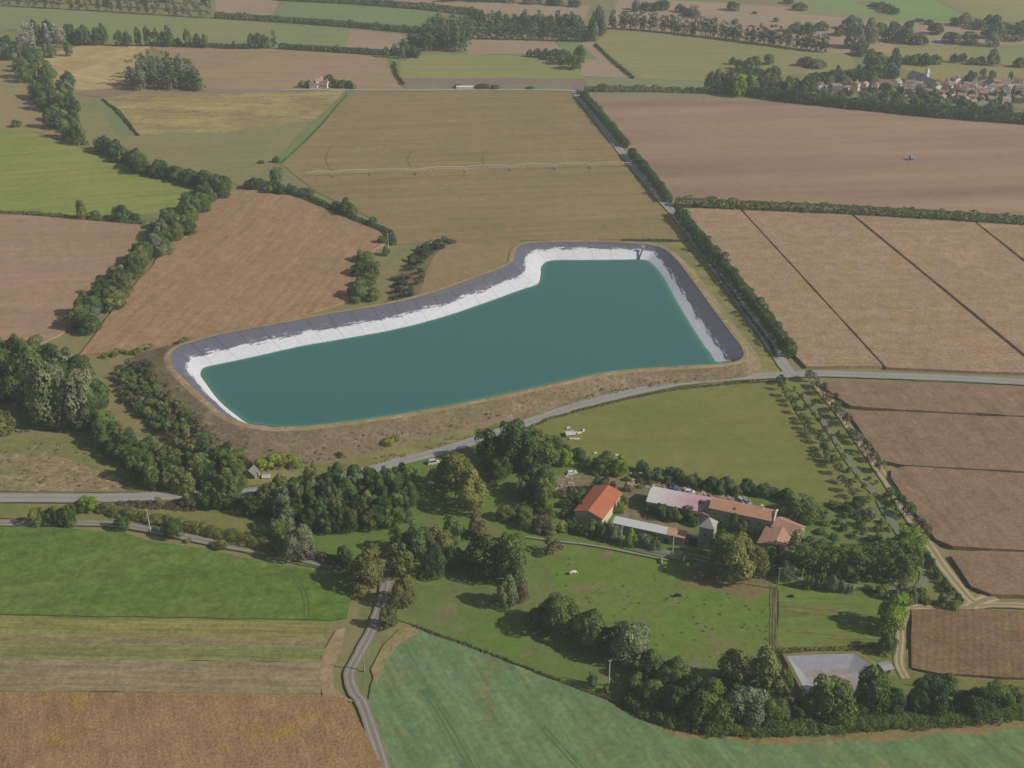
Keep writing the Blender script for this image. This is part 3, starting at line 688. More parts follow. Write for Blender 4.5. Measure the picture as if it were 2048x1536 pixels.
def finish(items, place, group, sp):
    """items: list of (pos,h,w,kind). Labels by order from the left"""
    items.sort(key=lambda q: proj(q[0])[0]); n_ = len(items)
    big = max(range(n_), key=lambda i: items[i][1]*items[i][2]) if n_ > 1 else -1
    for i, (p, h, w_, k) in enumerate(items):
        who = f'{CNAME[k]} {SPEC[sp][2]}'
        if n_ == 1: lab = f'{who} {place}'
        elif i == 0: lab = f'{who}, leftmost {place}'
        elif i == n_-1: lab = f'{who}, rightmost {place}'
        else: lab = f'{who}, {ordw(i+1)} from left {place}'
        plant(sp, p, h, w_, k, lab, group)
def trees(lst, place, group, sp='oak'):
    it = []
    for (x, yb, yt, wp, k) in lst:
        p = PG(x, yb); w_ = wp/pxm(p); p = p+Vector((0, w_*.28, 0)); h = hp(p, yt); it.append((p, h*.98, w_*1.08, k))
    finish(it, place, group, sp)
def row(poly, n_, h, w_, kinds, place, group, sp='oak', jit=1.5, dh=.25, dw=.2):
    pts = [P(*q) for q in poly]; seg = [(pts[i+1]-pts[i]).length for i in range(len(pts)-1)]; tot = sum(seg); it = []
    for i in range(n_):
        s_ = tot*(i+.5+R.uniform(-.25,.25))/n_; k = 0
        while k < len(seg)-1 and s_ > seg[k]: s_ -= seg[k]; k += 1
        p = pts[k].lerp(pts[k+1], s_/seg[k])+Vector((R.uniform(-jit,jit), R.uniform(-jit,jit), 0))
        it.append((p, h*R.uniform(1-dh,1+dh), w_*R.uniform(1-dw,1+dw), R.choice(kinds)))
    finish(it, place, group, sp)
def inpoly(x, y, poly):
    c = False; j = len(poly)-1
    for i in range(len(poly)):
        if (poly[i][1] > y) != (poly[j][1] > y) and x < (poly[j][0]-poly[i][0])*(y-poly[i][1])/(poly[j][1]-poly[i][1])+poly[i][0]: c = not c
        j = i
    return c
def cluster(poly, n_, h, w_, kinds, place, group, sp='oak', md=.7, dh=.2):
    xs = [q[0] for q in poly]; ys = [q[1] for q in poly]; it = []; tries = 0
    while len(it) < n_ and tries < 4000:
        tries += 1; x = R.uniform(min(xs), max(xs)); y = R.uniform(min(ys), max(ys))
        if not inpoly(x, y, poly): continue
        p = PG(x, y); ww = w_*R.uniform(.75,1.25)
        if any((p-q[0]).length < md*(ww+q[2])/2 for q in it): continue
        it.append((p, h*R.uniform(1-dh,1+dh), ww, R.choice(kinds)))
    finish(it, place, group, sp)
def hedge(poly, w_, h, ck, label, group=None, size=None, name='hedge', cat='hedge', rough=.42, dens=1.7, base=0.0):
    global NR
    w_ *= 1.15; h *= 1.2
    pts = [P(*q) for q in poly]; pts = [p+Vector((0,0,base)) for p in pts]; cl = []; seedv = int(abs(poly[0][0])*7+poly[0][1]*13) % 99991
    NR = np.random.default_rng(seedv); rr = random.Random(seedv)
    for i in range(len(pts)-1):
        a, b = pts[i], pts[i+1]; L = (b-a).length; k = max(1, int(L/(w_*.26)*dens)); d = (b-a)/L; n_ = Vector((-d.y, d.x, 0))
        wc = min(w_, 5.0); k = int(k*(w_/wc)**2*(h/5 if h > 5 else 1))
        if h > 2.5:
            m_ = max(1, int(L/(wc*.3)))
            for j in range(m_):
                p = a+d*L*(j+.5)/m_
                for zz in ((.14, .45, .7) if rr.random() < .6 or w_ > 5 else (.14, .4)):
                    for _q in range(1 if w_ <= 5 else 3): cl.append((*(p+n_*rr.uniform(-.4,.4)*(w_-wc*.6))[:2], p.z+h*zz, wc*.34))
        for j in range(k):
            p = a+d*L*(j+rr.random())/k
            hl = h*(1+rough*noise.noise(Vector((p.x*.12, p.y*.12, 5)))*1.6)
            r_ = wc*rr.uniform(.22,.40)
            q = p+n_*rr.uniform(-.5,.5)*(w_-r_)
            cl.append((q.x, q.y, q.z+max(r_*.5, hl*rr.uniform(.2,1.0)-r_*.6), r_))
    cl = np.array(cl); org = np.array(pts[0][:]); cl[:,:3] -= org
    sz = size or max(.35, 1.6/pxm(pts[len(pts)//2])*1.3)
    c, nn, l = clumps_to_quads(cl, .9, sz)
    me = quads_mesh(name, c, nn, np.full(len(c), sz)*(.7+.6*NR.random(len(c))), l)
    o = mkobj(name, me, None, None, pts[0]); b = COL[ck]; o.color = (*b, 1)
    if label: tag(o, label, cat, group)
    return o
exec_marks = []
# ---- far woods
row([(-20,10),(200,22),(430,37)], 26, 17, 7, 'gdg', 'in front row of the wood at top left', 'poplars of the wood at top left', 'pop', dw=.15)
row([(-40,-3),(220,12),(425,24)], 24, 18, 7, 'gd', 'in back row of the wood at top left', 'poplars of the wood at top left', 'pop')
row([(-60,-18),(220,-2),(425,10)], 16, 18, 9, 'dg', 'at the far side of the wood at top left', 'trees behind the poplar wood', 'oak')
hedge([(432,36),(590,46),(720,56),(850,68)], 5, 5, 'm', 'low field hedge running right from the top left wood')
hedge([(560,1),(720,9),(860,20),(960,32)], 5, 6, 'm', 'topmost field hedge above the green field')
row([(50,88),(140,86),(220,90)], 13, 19, 11, 'ddm', 'in the dark belt behind the whitish poplars', 'trees in the dark belt at upper left', 'oak', jit=5)
row([(232,92),(300,92),(420,96)], 11, 14, 8, 'dmd', 'in the belt right of the dark wood', 'trees in the belt above the straw field', 'oak', dh=.45)
row([(430,97),(495,98)], 4, 6, 4, 'd', 'in the low part of the upper belt', 'small trees of the upper belt', 'oak')
trees([(503,98,66,18,'d'),(516,98,64,22,'d'),(530,98,68,20,'d')], 'of the dark trio by the upper hedge', 'dark trio by the upper hedge')
trees([(548,97,60,13,'d')], 'standing alone beside the dark trio', 'lone poplar', 'pop')
hedge([(560,98),(700,106),(835,114)], 4.5, 4, 'd', 'thin dark hedge below the tan upper field')
hedge([(300,92),(400,94),(500,98)], 4, 3, 'd', 'thin dark hedge above the brown field')
cluster([(25,98),(130,96),(120,80),(30,84)], 13, 19, 7, 'p', 'of the whitish poplar clump at upper left', 'whitish poplars at upper left', 'pop', md=.6)
row([(-30,112),(40,122),(145,112)], 11, 12, 9, 'mdg', 'below the whitish poplars', 'trees below the whitish poplars', 'oak', jit=4)
row([(-40,100),(40,106)], 5, 14, 10, 'dg', 'at the left edge beside the whitish poplars', 'trees at the upper left edge', 'oak', jit=6)
cluster([(262,181),(400,182),(392,162),(350,150),(290,150),(262,162)], 46, 19, 8.5, 'gmg', 'in the grove beside the straw field', 'poplars of the round grove', 'pop', md=.5)
# ---- left belts
cluster([(25,140),(70,125),(110,150),(150,195),(125,222),(85,222),(45,170)], 17, 15, 12, 'ddm', 'in the upper part of the left belt', 'trees in the upper left belt', 'oak', md=.65)
cluster([(80,225),(140,210),(165,260),(180,296),(150,294),(100,262)], 15, 14, 11, 'dmo', 'in the middle part of the left belt', 'trees in the middle left belt', 'oak', md=.6)
trees([(31,256,240,20,'d')], 'standing alone in the light green left field', 'lone bush', 'shrub')
row([(205,300),(240,320),(300,345),(380,368),(455,382)], 26, 10, 11, 'dmd', 'in the belt above the tan maize field', 'trees in the belt above the tan field', 'oak', jit=4)
row([(490,378),(530,382),(570,388),(615,394)], 9, 7, 9, 'dm', 'in the bush row at top of the tan field', 'bushes at the top of the tan field', 'oak', jit=3)
trees([(552,372,334,32,'m'),(522,328,320,14,'d'),(552,326,312,14,'d')], 'at the end of the green ditch strip', 'trees at the end of the ditch')
trees([(672,424,402,26,'d'),(692,432,396,34,'d'),(706,436,408,22,'m'),(745,452,432,22,'m')], 'along the ditch right of the tan field', 'bushes along the ditch')
hedge([(620,398),(680,430),(745,455),(780,470),(786,490)], 3.5, 2.5, 'd', 'dark ditch hedge between tan field and irrigated field')
row([(452,384),(425,405),(380,450),(335,500),(280,545),(235,600),(185,650),(155,680)], 34, 10, 11, 'mmdog', 'in the long belt between the two brown fields', 'trees in the long belt', 'oak', jit=5)
row([(430,384),(390,420),(330,470),(270,530),(220,590),(170,650)], 24, 11, 11, 'dmdg', 'on the far side of the long belt', 'trees on the far side of the long belt', 'oak', jit=4)
trees([(163,440,398,24,'o'),(188,440,420,24,'m'),(243,444,408,40,'d'),(268,444,424,22,'d')], 'at the bottom edge of the light green field', 'trees below the light green field')
hedge([(-60,426),(60,430),(150,438),(290,448)], 3.5, 1.8, 'm', 'low hedge at the bottom of the light green field')
cluster([(-60,735),(110,715),(170,760),(215,835),(190,862),(110,868),(40,850),(-60,850)], 30, 15, 12, 'mmgdo', 'in the dense wood at the left edge', 'trees of the left edge wood', 'oak', md=.55)
trees([(8,872,820,55,'o')], 'at the front of the left edge wood', 'front tree of the wood')
trees([(95,860,712,90,'g'),(160,862,740,85,'g'),(55,800,672,70,'m')], 'towering over the left edge wood', 'tall trees of the left edge wood')
cluster([(205,850),(235,870),(300,915),(380,935),(470,945),(488,985),(400,992),(290,982),(250,935),(205,895)], 30, 9.5, 8.5, 'mmdo', 'in the thicket between left wood and road', 'trees of the thicket above the road', 'oak', md=.55)
trees([(380,1020,985,42,'g'),(425,1025,965,50,'m'),(462,1022,950,50,'m'),(505,1035,985,45,'d'),(545,1030,968,52,'o'),(520,1020,975,34,'d')], 'in the clump across the road bend', 'trees across the road')
trees([(75,1056,1014,34,'o'),(98,1054,1016,32,'m'),(118,1056,1012,30,'m'),(139,1056,1008,32,'d')], 'in the clump between road and lane', 'clump between road and lane')
trees([(160,1030,1002,28,'d'),(178,1028,990,34,'l'),(315,1012,993,14,'o')], 'beside the road at lower left', 'roadside trees at lower left')
trees([(243,1064,1030,28,'d'),(345,1080,1038,44,'d'),(440,1100,1080,34,'o'),(375,1086,1078,14,'o')], 'standing in the lane edge above the green crop', 'bushes along the lane')
hedge([(190,1020),(250,1034),(330,1048),(420,1068),(500,1090),(560,1105),(600,1112)], 4.2, 2.6, 'o', 'brownish hedge following the lane at lower left')
hedge([(240,1012),(300,1014),(390,1020)], 3, 1.4, 'b', 'low scrub strip below the road at lower left')
# ---- central wood
cluster([(560,1000),(600,985),(700,975),(800,978),(830,1010),(812,1050),(760,1062),(640,1066),(575,1070),(545,1040)], 48, 11, 8.2, 'mmdogd', 'in the wood below the road', 'trees of the central wood', 'oak', md=.52)
trees([(596,1124,1050,62,'g'),(552,1090,1040,46,'m'),(640,1062,1015,46,'m'),(572,1080,1045,40,'o'),(820,965,935,30,'l'),(700,1055,1020,34,'l')], 'at the fringe of the central wood', 'fringe trees of the central wood')
hedge([(610,1112),(660,1124),(700,1130)], 4, 2.6, 'b', 'brownish hedge piece right of the grey-green tree')
trees([(735,1188,1098,76,'o'),(692,1140,1092,38,'d'),(800,1160,1088,60,'o'),(806,1218,1150,50,'o'),(776,1262,1212,34,'m')], 'around the lane junction', 'trees at the lane junction')
trees([(800,1118,1058,44,'d'),(835,1120,1045,62,'m'),(880,1115,1052,56,'o'),(905,1085,1035,45,'m'),(955,1082,1035,44,'b'),(870,1160,1090,50,'d'),(912,1140,1090,46,'d')], 'left of the large dark tree', 'trees left of the big dark tree')
trees([(968,1160,1068,80,'d'),(1022,1172,1072,76,'m')], 'of the large dark pair above the meadow', 'large dark pair')
trees([(1016,1222,1150,42,'g'),(1043,1210,1165,30,'b')], 'beside the meadow corner', 'trees at the meadow corner')
trees([(912,990,902,72,'o'),(946,1032,940,68,'o'),(900,960,925,40,'m')], 'of the tall olive trees on the dark lawn', 'tall olive trees')
trees([(985,940,862,66,'d'),(1030,945,846,84,'d'),(1075,950,868,80,'m'),(1105,915,870,50,'m'),(1080,1000,925,62,'m'),(1088,1020,952,52,'m'),(1045,1000,950,34,'g'),(1000,965,915,50,'d')], 'of the dark grove above the farm', 'trees of the dark grove')
trees([(1131,935,898,30,'l'),(1182,940,910,24,'l'),(1160,925,896,32,'d'),(1212,950,906,44,'m'),(1240,955,912,34,'l'),(1284,948,922,26,'d'),(1125,918,888,36,'m')], 'along the pasture edge above the orange barn', 'trees along the pasture edge')
row([(1300,955),(1340,962),(1400,975),(1460,985),(1540,995),(1575,1000)], 18, 5.2, 6, 'ddm', 'in the hedge line behind the farmhouses', 'bushes behind the farmhouses', 'oak', jit=1.5)
trees([(1600,1050,988,78,'m')], 'right of the terracotta farmhouse', 'tree right of the farmhouse')
trees([(1200,990,955,34,'d'),(1162,1008,985,40,'m'),(1165,1030,1000,36,'d')], 'left of the orange barn', 'trees by the orange barn')
trees([(1248,1012,990,18,'m'),(1240,1030,1000,18,'l')], 'on the right side of the orange barn', 'bushes right of the orange barn')
trees([(1322,1040,1010,34,'d'),(1352,1045,1015,36,'d'),(1378,1045,1012,32,'m'),(1405,1035,1000,30,'d'),(1438,1040,1008,28,'o'),(1470,1062,1018,32,'m'),(1482,1070,1040,26,'o'),(1300,1030,1012,24,'d'),(1390,1055,1035,24,'d')], 'inside the farm courtyard', 'courtyard trees')
trees([(1050,1060,1025,40,'m'),(1085,1068,1035,40,'b'),(1100,1072,1040,34,'g'),(1126,1068,1040,26,'y'),(1160,1072,1048,18,'y'),(1142,1066,1036,30,'d'),(1180,1075,1040,34,'m'),(1205,1080,1045,30,'m'),(1225,1085,1045,34,'g'),(1262,1096,1060,28,'l'),(1290,1100,1068,30,'g'),(1308,1102,1075,30,'m'),(1040,1040,1010,40,'m'),(1190,1062,1042,26,'d'),(1010,1045,1010,36,'o')], 'in the garden in front of the low barn', 'garden trees in front of the low barn')
trees([(1470,1168,1068,96,'o'),(1438,1128,1058,48,'m'),(1505,1160,1085,60,'o')], 'hiding the farmhouse front', 'large trees before the farmhouse')
trees([(1574,1162,1124,40,'g'),(1548,1130,1092,38,'m')], 'right of the large farmhouse oak', 'round bushes near the oak')
hedge([(1578,1134),(1640,1142),(1720,1148),(1822,1152)], 11, 9.2, 'm', 'tall dense green screen hedge right of the farmhouse', rough=.25, size=.6)
hedge([(1812,1150),(1822,1120),(1812,1092)], 7, 8, 'l', 'bright return of the tall screen hedge beside the sandy track', rough=.25, size=.6)
trees([(1812,1112,1062,34,'l'),(1828,1150,1090,30,'m')], 'closing the right end of the tall screen', 'right end of the tall screen')
trees([(1106,1117,1080,36,'b')], 'standing alone on the meadow left side', 'lone brown tree', 'orch')
trees([(1618,1182,1150,22,'m'),(1640,1182,1146,26,'m'),(1662,1186,1148,26,'g'),(1683,1188,1160,16,'g'),(1700,1190,1168,18,'g'),(1738,1186,1170,18,'m')], 'in front of the tall dark screen', 'small trees before the screen', 'oak')
trees([(1785,1270,1188,62,'l')], 'casting a long shadow beside the dirt track', 'bright tree')
trees([(1775,1312,1262,42,'d')], 'just below the bright green tree', 'dark tree below the bright one')
row([(1765,1190),(1810,1200),(1850,1206),(1908,1210)], 10, 4.5, 5.5, 'gogb', 'in the shrub bed by the track fork', 'shrubs by the track fork', 'shrub', jit=2)
row([(1840,1100),(1870,1150),(1900,1190),(1915,1205)], 14, 3.2, 2.8, 'dm', 'in the shrub line left of the sandy track', 'shrubs along the sandy track', 'shrub', jit=.5)
cluster([(1640,1030),(1760,1040),(1800,1085),(1640,1080)], 18, 2.6, 3.6, 'mdg', 'in the kitchen garden right of the farm', 'garden shrubs', 'shrub', md=1.1)
trees([(1716,1022,992,28,'d'),(1695,1030,1008,26,'d'),(1672,1020,1005,30,'m'),(1742,1036,1018,30,'g'),(1640,1032,1015,34,'m')], 'at the bottom corner of the pasture', 'trees at the pasture corner')
cluster([(1085,960),(1150,985),(1160,1020),(1120,1040),(1060,1040),(1050,1000)], 16, 3.2, 4.5, 'mdgb', 'in the rough ground left of the orange barn', 'shrubs left of the orange barn', 'shrub', md=.9)
cluster([(1180,950),(1290,955),(1310,975),(1250,985),(1190,965)], 10, 2.2, 3.2, 'omb', 'among the rubble behind the orange barn', 'shrubs among the rubble', 'shrub', md=1.0)
# ---- orchard strip
zr = lambda L: [(1500+x/6.98, 720+y/6.98) for x, y in L]
def small(pts, h, w_, kinds, place, group, dh=.2):
    it = []
    for x, y in pts: it.append((P(x, y), h*R.uniform(1-dh,1+dh), w_*R.uniform(.85,1.15), R.choice(kinds)))
    finish(it, place, group, 'orch')
small(zr([(390,350),(430,430),(480,520),(540,590),(600,660),(640,760),(710,840),(760,900),(790,980),(850,1050),(900,1100),(960,1170),(1000,1260),(1060,1360),(1150,1440)])+[(1500+x/3.737, 900+y/3.737) for x, y in [(545,30),(575,95),(612,135),(650,190),(690,255),(730,315),(770,365),(820,415)]], 4.6, 3.6, 'dmo', 'in the orchard row beside the pasture', 'trees of the left orchard row')
small(zr([(630,450),(710,560),(785,710),(895,830),(940,900),(1045,1010),(1120,1140),(1225,1290),(1300,1410)])+[(1500+x/3.737, 900+y/3.737) for x, y in [(745,170),(800,240),(845,310),(895,390)]], 3.4, 3.0, 'oyb', 'in the sparse middle orchard row', 'trees of the middle orchard row')
small([(1620,763),(1632,778),(1646,790),(1656,806),(1668,824),(1680,838),(1692,852),(1702,876),(1715,890),(1730,908),(1744,925),(1758,946),(1781,1002),(1797,1014),(1812,1036),(1835,1056),(1846,1078)], 5.6, 5.6, 'dbg', 'in the avenue along the sandy track', 'avenue trees along the track')
small([(1695,945),(1742,947),(1738,962),(1752,970),(1768,1000),(1772,1020),(1784,1012),(1790,1025),(1600,800),(1625,815),(1640,830),(1660,856),(1676,874)], 2.6, 2.0, 'd', 'between the drive and the sandy track', 'small trees by the drive')
trees([(1565,768,750,16,'d'),(1672,800,785,14,'d')], 'at the road junction', 'trees at the road junction')
# ---- lower right belt
trees([(1078,1258,1212,52,'b'),(1120,1275,1188,82,'m'),(1182,1305,1222,78,'m'),(1225,1318,1250,50,'d'),(1258,1335,1238,78,'g'),(1300,1370,1300,64,'m'),(1345,1392,1318,62,'m'),(1268,1392,1350,40,'m'),(1305,1420,1362,54,'m')], 'in the belt between the two meadows', 'trees between the meadows')
trees([(1350,1440,1370,60,'d'),(1420,1458,1370,92,'m'),(1385,1425,1350,60,'m'),(1470,1395,1298,80,'o'),(1528,1405,1298,88,'o'),(1556,1400,1325,56,'m'),(1500,1462,1375,84,'g'),(1545,1462,1395,66,'m')], 'in the tree mass left of the basin', 'trees left of the basin')
trees([(1662,1454,1354,96,'m'),(1600,1450,1402,48,'d'),(1690,1440,1385,66,'d'),(1745,1432,1336,76,'m'),(1715,1440,1395,46,'d'),(1785,1440,1375,50,'d'),(1835,1438,1370,44,'d'),(1868,1442,1352,76,'d'),(1900,1392,1348,38,'m'),(1925,1430,1385,44,'d'),(1958,1446,1374,66,'d'),(1995,1425,1372,58,'m'),(2038,1420,1378,58,'o'),(2090,1415,1370,60,'m')], 'in the belt below the small basin', 'trees below the basin')
hedge([(1255,1408),(1330,1442),(1420,1462),(1560,1464),(1700,1455),(1800,1448),(1900,1445),(2060,1425)], 5, 2.4, 'm', 'low undergrowth along the bottom tree belt', rough=.5)
hedge([(830,1254),(930,1290),(1050,1336),(1200,1394),(1260,1418)], 1.1, .7, 'b', 'thin dry fence-line scrub above the bottom right crop', dens=1.2)
trees([(1184,1378,1345,20,'m'),(1212,1388,1372,14,'m')], 'on the strip beside the fence line pole', 'bushes by the fence line')
hedge([(1550,1306),(1640,1303),(1760,1298)], 2, .9, 'o', 'rough grass edge above the small basin')
# ---- road hedges on the right
hedge([(1166,196),(1200,236),(1240,284),(1252,296)], 5, 5, 'd', 'far section of the tall roadside hedge')
hedge([(1262,312),(1300,358),(1336,406)], 5, 5.2, 'd', 'middle section of the tall roadside hedge')
hedge([(1356,432),(1400,488),(1460,560),(1520,634),(1560,686),(1582,716)], 5.5, 5.6, 'd', 'near section of the tall roadside hedge')
hedge([(1352,413),(1480,420),(1700,430),(1900,442),(2090,454)], 6.5, 5, 'm', 'long hedge between bare field and maize strips')
hedge([(1385,480),(1430,540),(1490,625),(1540,690),(1552,718)], 1.6, .8, 'd', 'ditch scrub left of the straight lane')
hedge([(1170,184),(1300,184),(1440,188),(1500,190)], 4, 4, 'm', 'hedge at the far edge of the bare field')
hedge([(1480,190),(1600,206),(1720,218),(1850,232),(1950,240),(2090,250)], 9, 7, 'd', 'thick hedge in front of the village')
hedge([(1190,90),(1230,128),(1266,158)], 2.5, 1.6, 'k', 'dark ditch hedge beside the large olive field')
hedge([(788,128),(792,150),(806,170)], 2.5, 1.6, 'k', 'short curved dark hedge by the upper farm')
hedge([(205,200),(232,222),(258,252),(276,272)], 1.3, .9, 'k', 'dark curved edge hedge of the straw field')
hedge([(566,324),(606,288),(646,246),(694,190)], .9, .45, 'd', 'thin ditch scrub beside the irrigated field')
hedge([(1040,866),(1090,842),(1160,822),(1250,800),(1350,780),(1480,767),(1550,764)], 1.4, .8, 'm', 'weedy verge between road and pasture')
hedge([(1244,482),(1300,482),(1375,484)], 2, 1.0, 'd', 'scrub behind the far reservoir corner')
# ---- upper middle
cluster([(846,105),(934,105),(940,82),(915,66),(875,64),(850,80)], 48, 20, 9, 'dmg', 'of the dome-shaped poplar stand', 'poplars of the dome stand', 'pop', md=.48)
cluster([(756,120),(840,118),(852,92),(820,86)], 12, 10, 8, 'dm', 'left of the dome-shaped poplar stand', 'trees left of the dome stand', 'oak', md=.6)
row([(935,78),(1050,80),(1180,84)], 28, 15, 7.5, 'gdd', 'in the front row of the upper poplar belt', 'front row of the upper poplar belt', 'pop', jit=1)
row([(930,60),(1050,62),(1170,66)], 24, 17, 8.5, 'dg', 'in the back row of the upper poplar belt', 'back row of the upper poplar belt', 'pop', jit=2)
row([(930,42),(1050,46),(1170,52)], 16, 10, 9, 'd', 'behind the upper poplar belt', 'trees behind the upper poplar belt', 'oak', jit=2)
cluster([(1172,84),(1196,84),(1215,60),(1190,50)], 9, 21, 9, 'gd', 'of the tall clump joining the poplar belts', 'tall clump joining the belts', 'oak', md=.5)
row([(1215,56),(1330,64),(1480,82),(1660,106)], 44, 17.5, 8.5, 'dgd', 'in the open poplar belt right of centre', 'poplars of the open belt', 'pop', jit=1.5, dh=.15)
row([(880,2),(1000,4),(1165,14)], 18, 8, 11, 'dg', 'in the topmost line of trees', 'topmost line of trees', 'oak', jit=3)
row([(1255,22),(1330,20),(1400,34)], 12, 9, 11, 'dg', 'around the far hamlet at the top', 'trees around the far hamlet', 'oak', jit=8)
trees([(1060,114,98,14,'d'),(1076,116,96,20,'d'),(1092,117,97,18,'d'),(1110,122,97,26,'d'),(1130,130,98,32,'m'),(1150,140,106,34,'m'),(1160,118,92,28,'d')], 'of the clump on the green field corner', 'clump on the green field corner')
trees([(1468,22,2,28,'d'),(1602,22,4,28,'d'),(1578,8,-8,22,'d'),(1752,14,4,26,'d'),(1765,20,3,26,'d'),(1780,26,8,26,'d'),(1792,29,16,18,'d'),(1553,44,34,12,'m'),(1510,28,22,10,'d')], 'among the topmost fields at right', 'trees among the topmost fields')
trees([(1596,66,44,36,'m'),(1618,68,44,34,'d'),(1645,62,42,26,'m'),(1685,72,48,34,'m'),(1710,98,30,42,'g'),(1738,98,34,38,'g'),(1705,60,30,36,'d'),(1762,72,44,34,'d'),(1786,84,50,34,'d'),(1812,88,52,34,'m'),(1838,90,66,34,'d'),(1790,60,42,24,'d'),(1820,56,40,20,'d'),(1720,112,92,34,'d')], 'in the wooded patch above the village', 'trees above the village')
trees([(1874,70,44,32,'d'),(1906,88,62,38,'m'),(1944,88,62,36,'m'),(1975,78,56,26,'g'),(1990,94,40,40,'g'),(1960,60,38,34,'d'),(1932,54,24,30,'g'),(1910,50,34,20,'d'),(1978,52,28,22,'d'),(1992,56,28,24,'d'),(2030,84,50,50,'d'),(2050,70,40,40,'d'),(1840,44,36,18,'d'),(1860,50,38,20,'d'),(2010,60,44,30,'d')], 'in the wooded corner at upper right', 'trees at the upper right')
trees([(1814,128,110,20,'d'),(1832,130,106,26,'m'),(1852,132,106,28,'d'),(1873,130,108,24,'m'),(1910,126,108,20,'d'),(1926,124,106,20,'d'),(1944,130,114,20,'d'),(1962,130,112,20,'d'),(1986,132,96,24,'g'),(2040,136,114,26,'d')], 'in the tree row above the village fields', 'tree row above the village fields')
trees([(1614,134,112,34,'d'),(1636,138,116,30,'m'),(1539,130,106,22,'m'),(1466,130,114,16,'d'),(1480,140,118,20,'d'),(1504,148,110,36,'m')], 'on the pale field left of the village', 'trees on the pale field')
# ---- village vegetation
trees([(1420,182,142,24,'d'),(1440,188,138,28,'g'),(1456,190,140,26,'m'),(1478,195,146,28,'l'),(1504,192,146,24,'l'),(1528,190,146,30,'o'),(1554,192,150,34,'o'),(1576,196,150,30,'m'),(1512,165,135,40,'d'),(1545,165,130,36,'m'),(1590,196,154,34,'d'),(1616,198,150,34,'d')], 'in the wood at the left end of the village', 'wood left of the village')
cluster([(1620,165),(1700,150),(1790,140),(1800,160),(1700,180),(1620,180)], 24, 11, 10, 'mdg', 'in the upper greenery of the village', 'upper village trees', 'oak', md=.6)
trees([(1750,150,98,44,'m'),(1788,146,94,30,'d'),(1768,140,112,30,'g')], 'towering above the village roofs', 'tall village trees')
cluster([(1630,208),(1690,200),(1780,200),(1900,212),(2060,226),(2060,240),(1900,230),(1700,218)], 34, 8, 9, 'dmg', 'in the lower greenery of the village', 'lower village trees', 'oak', md=.6)
cluster([(1680,190),(1780,180),(1900,190),(2040,195),(2060,210),(1800,205)], 44, 6.2, 7, 'dmo', 'between the village houses', 'trees between the village houses', 'oak', md=.8)
trees([(1940,172,140,26,'d'),(1950,166,144,20,'d'),(1966,160,135,14,'g'),(1985,158,140,16,'d'),(2020,164,142,10,'d')], 'in the upper village edge at right', 'trees at the upper village edge')
# ---- around the reservoir
trees([(728,530,500,40,'m'),(716,556,522,38,'d'),(748,560,525,32,'m'),(732,580,545,40,'m'),(716,604,560,44,'m'),(745,604,575,30,'o'),(763,490,470,18,'m'),(772,512,492,16,'o')], 'of the bushy clump beside the reservoir bank', 'bushy clump by the bank')
def patch(poly, n_, h, w_, kinds, place, group, base=None):
    cluster(poly, n_, h, w_, kinds, place, group, 'shrub', md=.55, dh=.35)
it = []
for k_ in range(60):
    u, v = R.random(), R.uniform(.05,.95); i_ = int(u*16); q_ = top[i_].lerp(bot[i_], v)
    it.append((q_, R.uniform(1.6,3.2), R.uniform(4,6.5), R.choice('dkbg')))
finish(it, 'of the dark brambles behind the bank', 'brambles behind the bank', 'shrub')
patch([(235,740),(290,720),(330,790),(400,850),(430,905),(380,910),(300,850),(240,790)], 95, 3.0, 5.2, 'dmbogbm', 'of the scrub on the left bank', 'scrub on the left bank')
patch([(205,705),(300,690),(420,672),(430,676),(310,706),(210,722)], 12, 1.8, 4, 'mo', 'in the weedy strip left of the bank', 'weedy strip shrubs')
patch([(400,900),(480,905),(490,950),(440,945)], 12, 4, 6, 'md', 'near the hut below the bank', 'shrubs near the hut')
it = []
for (x, y, w_, h_, k) in ((530,935,7,4,'y'),(550,930,8,4.5,'y'),(572,928,8,4,'y'),(590,932,6,3.2,'l'),(778,886,6,2.2,'y'),(790,880,5,2,'o'),(680,912,3,1.8,'b')):
    it.append((PG(x, y), h_, w_, k))
finish(it, 'on the brown bank slope', 'bushes on the bank slope', 'shrub')
# ------------------------------------------------------------------ buildings
def tiles(name, c1, c2, ang, period=.45, rough=.85, patch=.35):
    s = NT(name); tc = s.n('ShaderNodeTexCoord'); nz = s.noise(tc.outputs['Object'], patch, 5, .7); nf = s.noise(tc.outputs['Object'], 3.0, 3, .7)
    mp = s.n('ShaderNodeMapping'); mp.inputs['Rotation'].default_value = (0,0,-ang); s.l(tc.outputs['Object'], mp.inputs['Vector'])
    wv = s.n('ShaderNodeTexWave', wave_type='BANDS', bands_direction='X'); s.l(mp.outputs[0], wv.inputs['Vector']); wv.inputs['Scale'].default_value = 2*math.pi/(20*period)
    k = s.math('ADD', s.math('MULTIPLY', wv.outputs['Fac'], .12), .9)
    c = s.mix(s.ramp(nz, .38, .62), c1, c2); c = s.mix(1.0, c, k, 'MULTIPLY')
    k = s.math('ADD', s.math('MULTIPLY', s.ramp(nf, .3, .7), .3), .85); c = s.mix(1.0, c, k, 'MULTIPLY')
    return s.out(c, rough, wv.outputs['Fac'], .4, .08)
M_STONE = plain('rubble_stone', (.38,.34,.275), .95, .25, 1.3, bump=.1)
M_WHITE = plain('white_render', (.78,.76,.72), .9, .08, .8)
M_CREAM = plain('cream_render', (.62,.54,.42), .9, .1, .8)
M_GLASS = plain('dark_glass', (.03,.035,.04), .25, .1)
M_DOOR = plain('dark_door_wood', (.05,.055,.075), .7, .2)
M_WOOD = plain('weathered_wood', (.32,.28,.23), .9, .2, 2)
M_CONC = plain('concrete_post', (.50,.49,.45), .9, .1, 2)
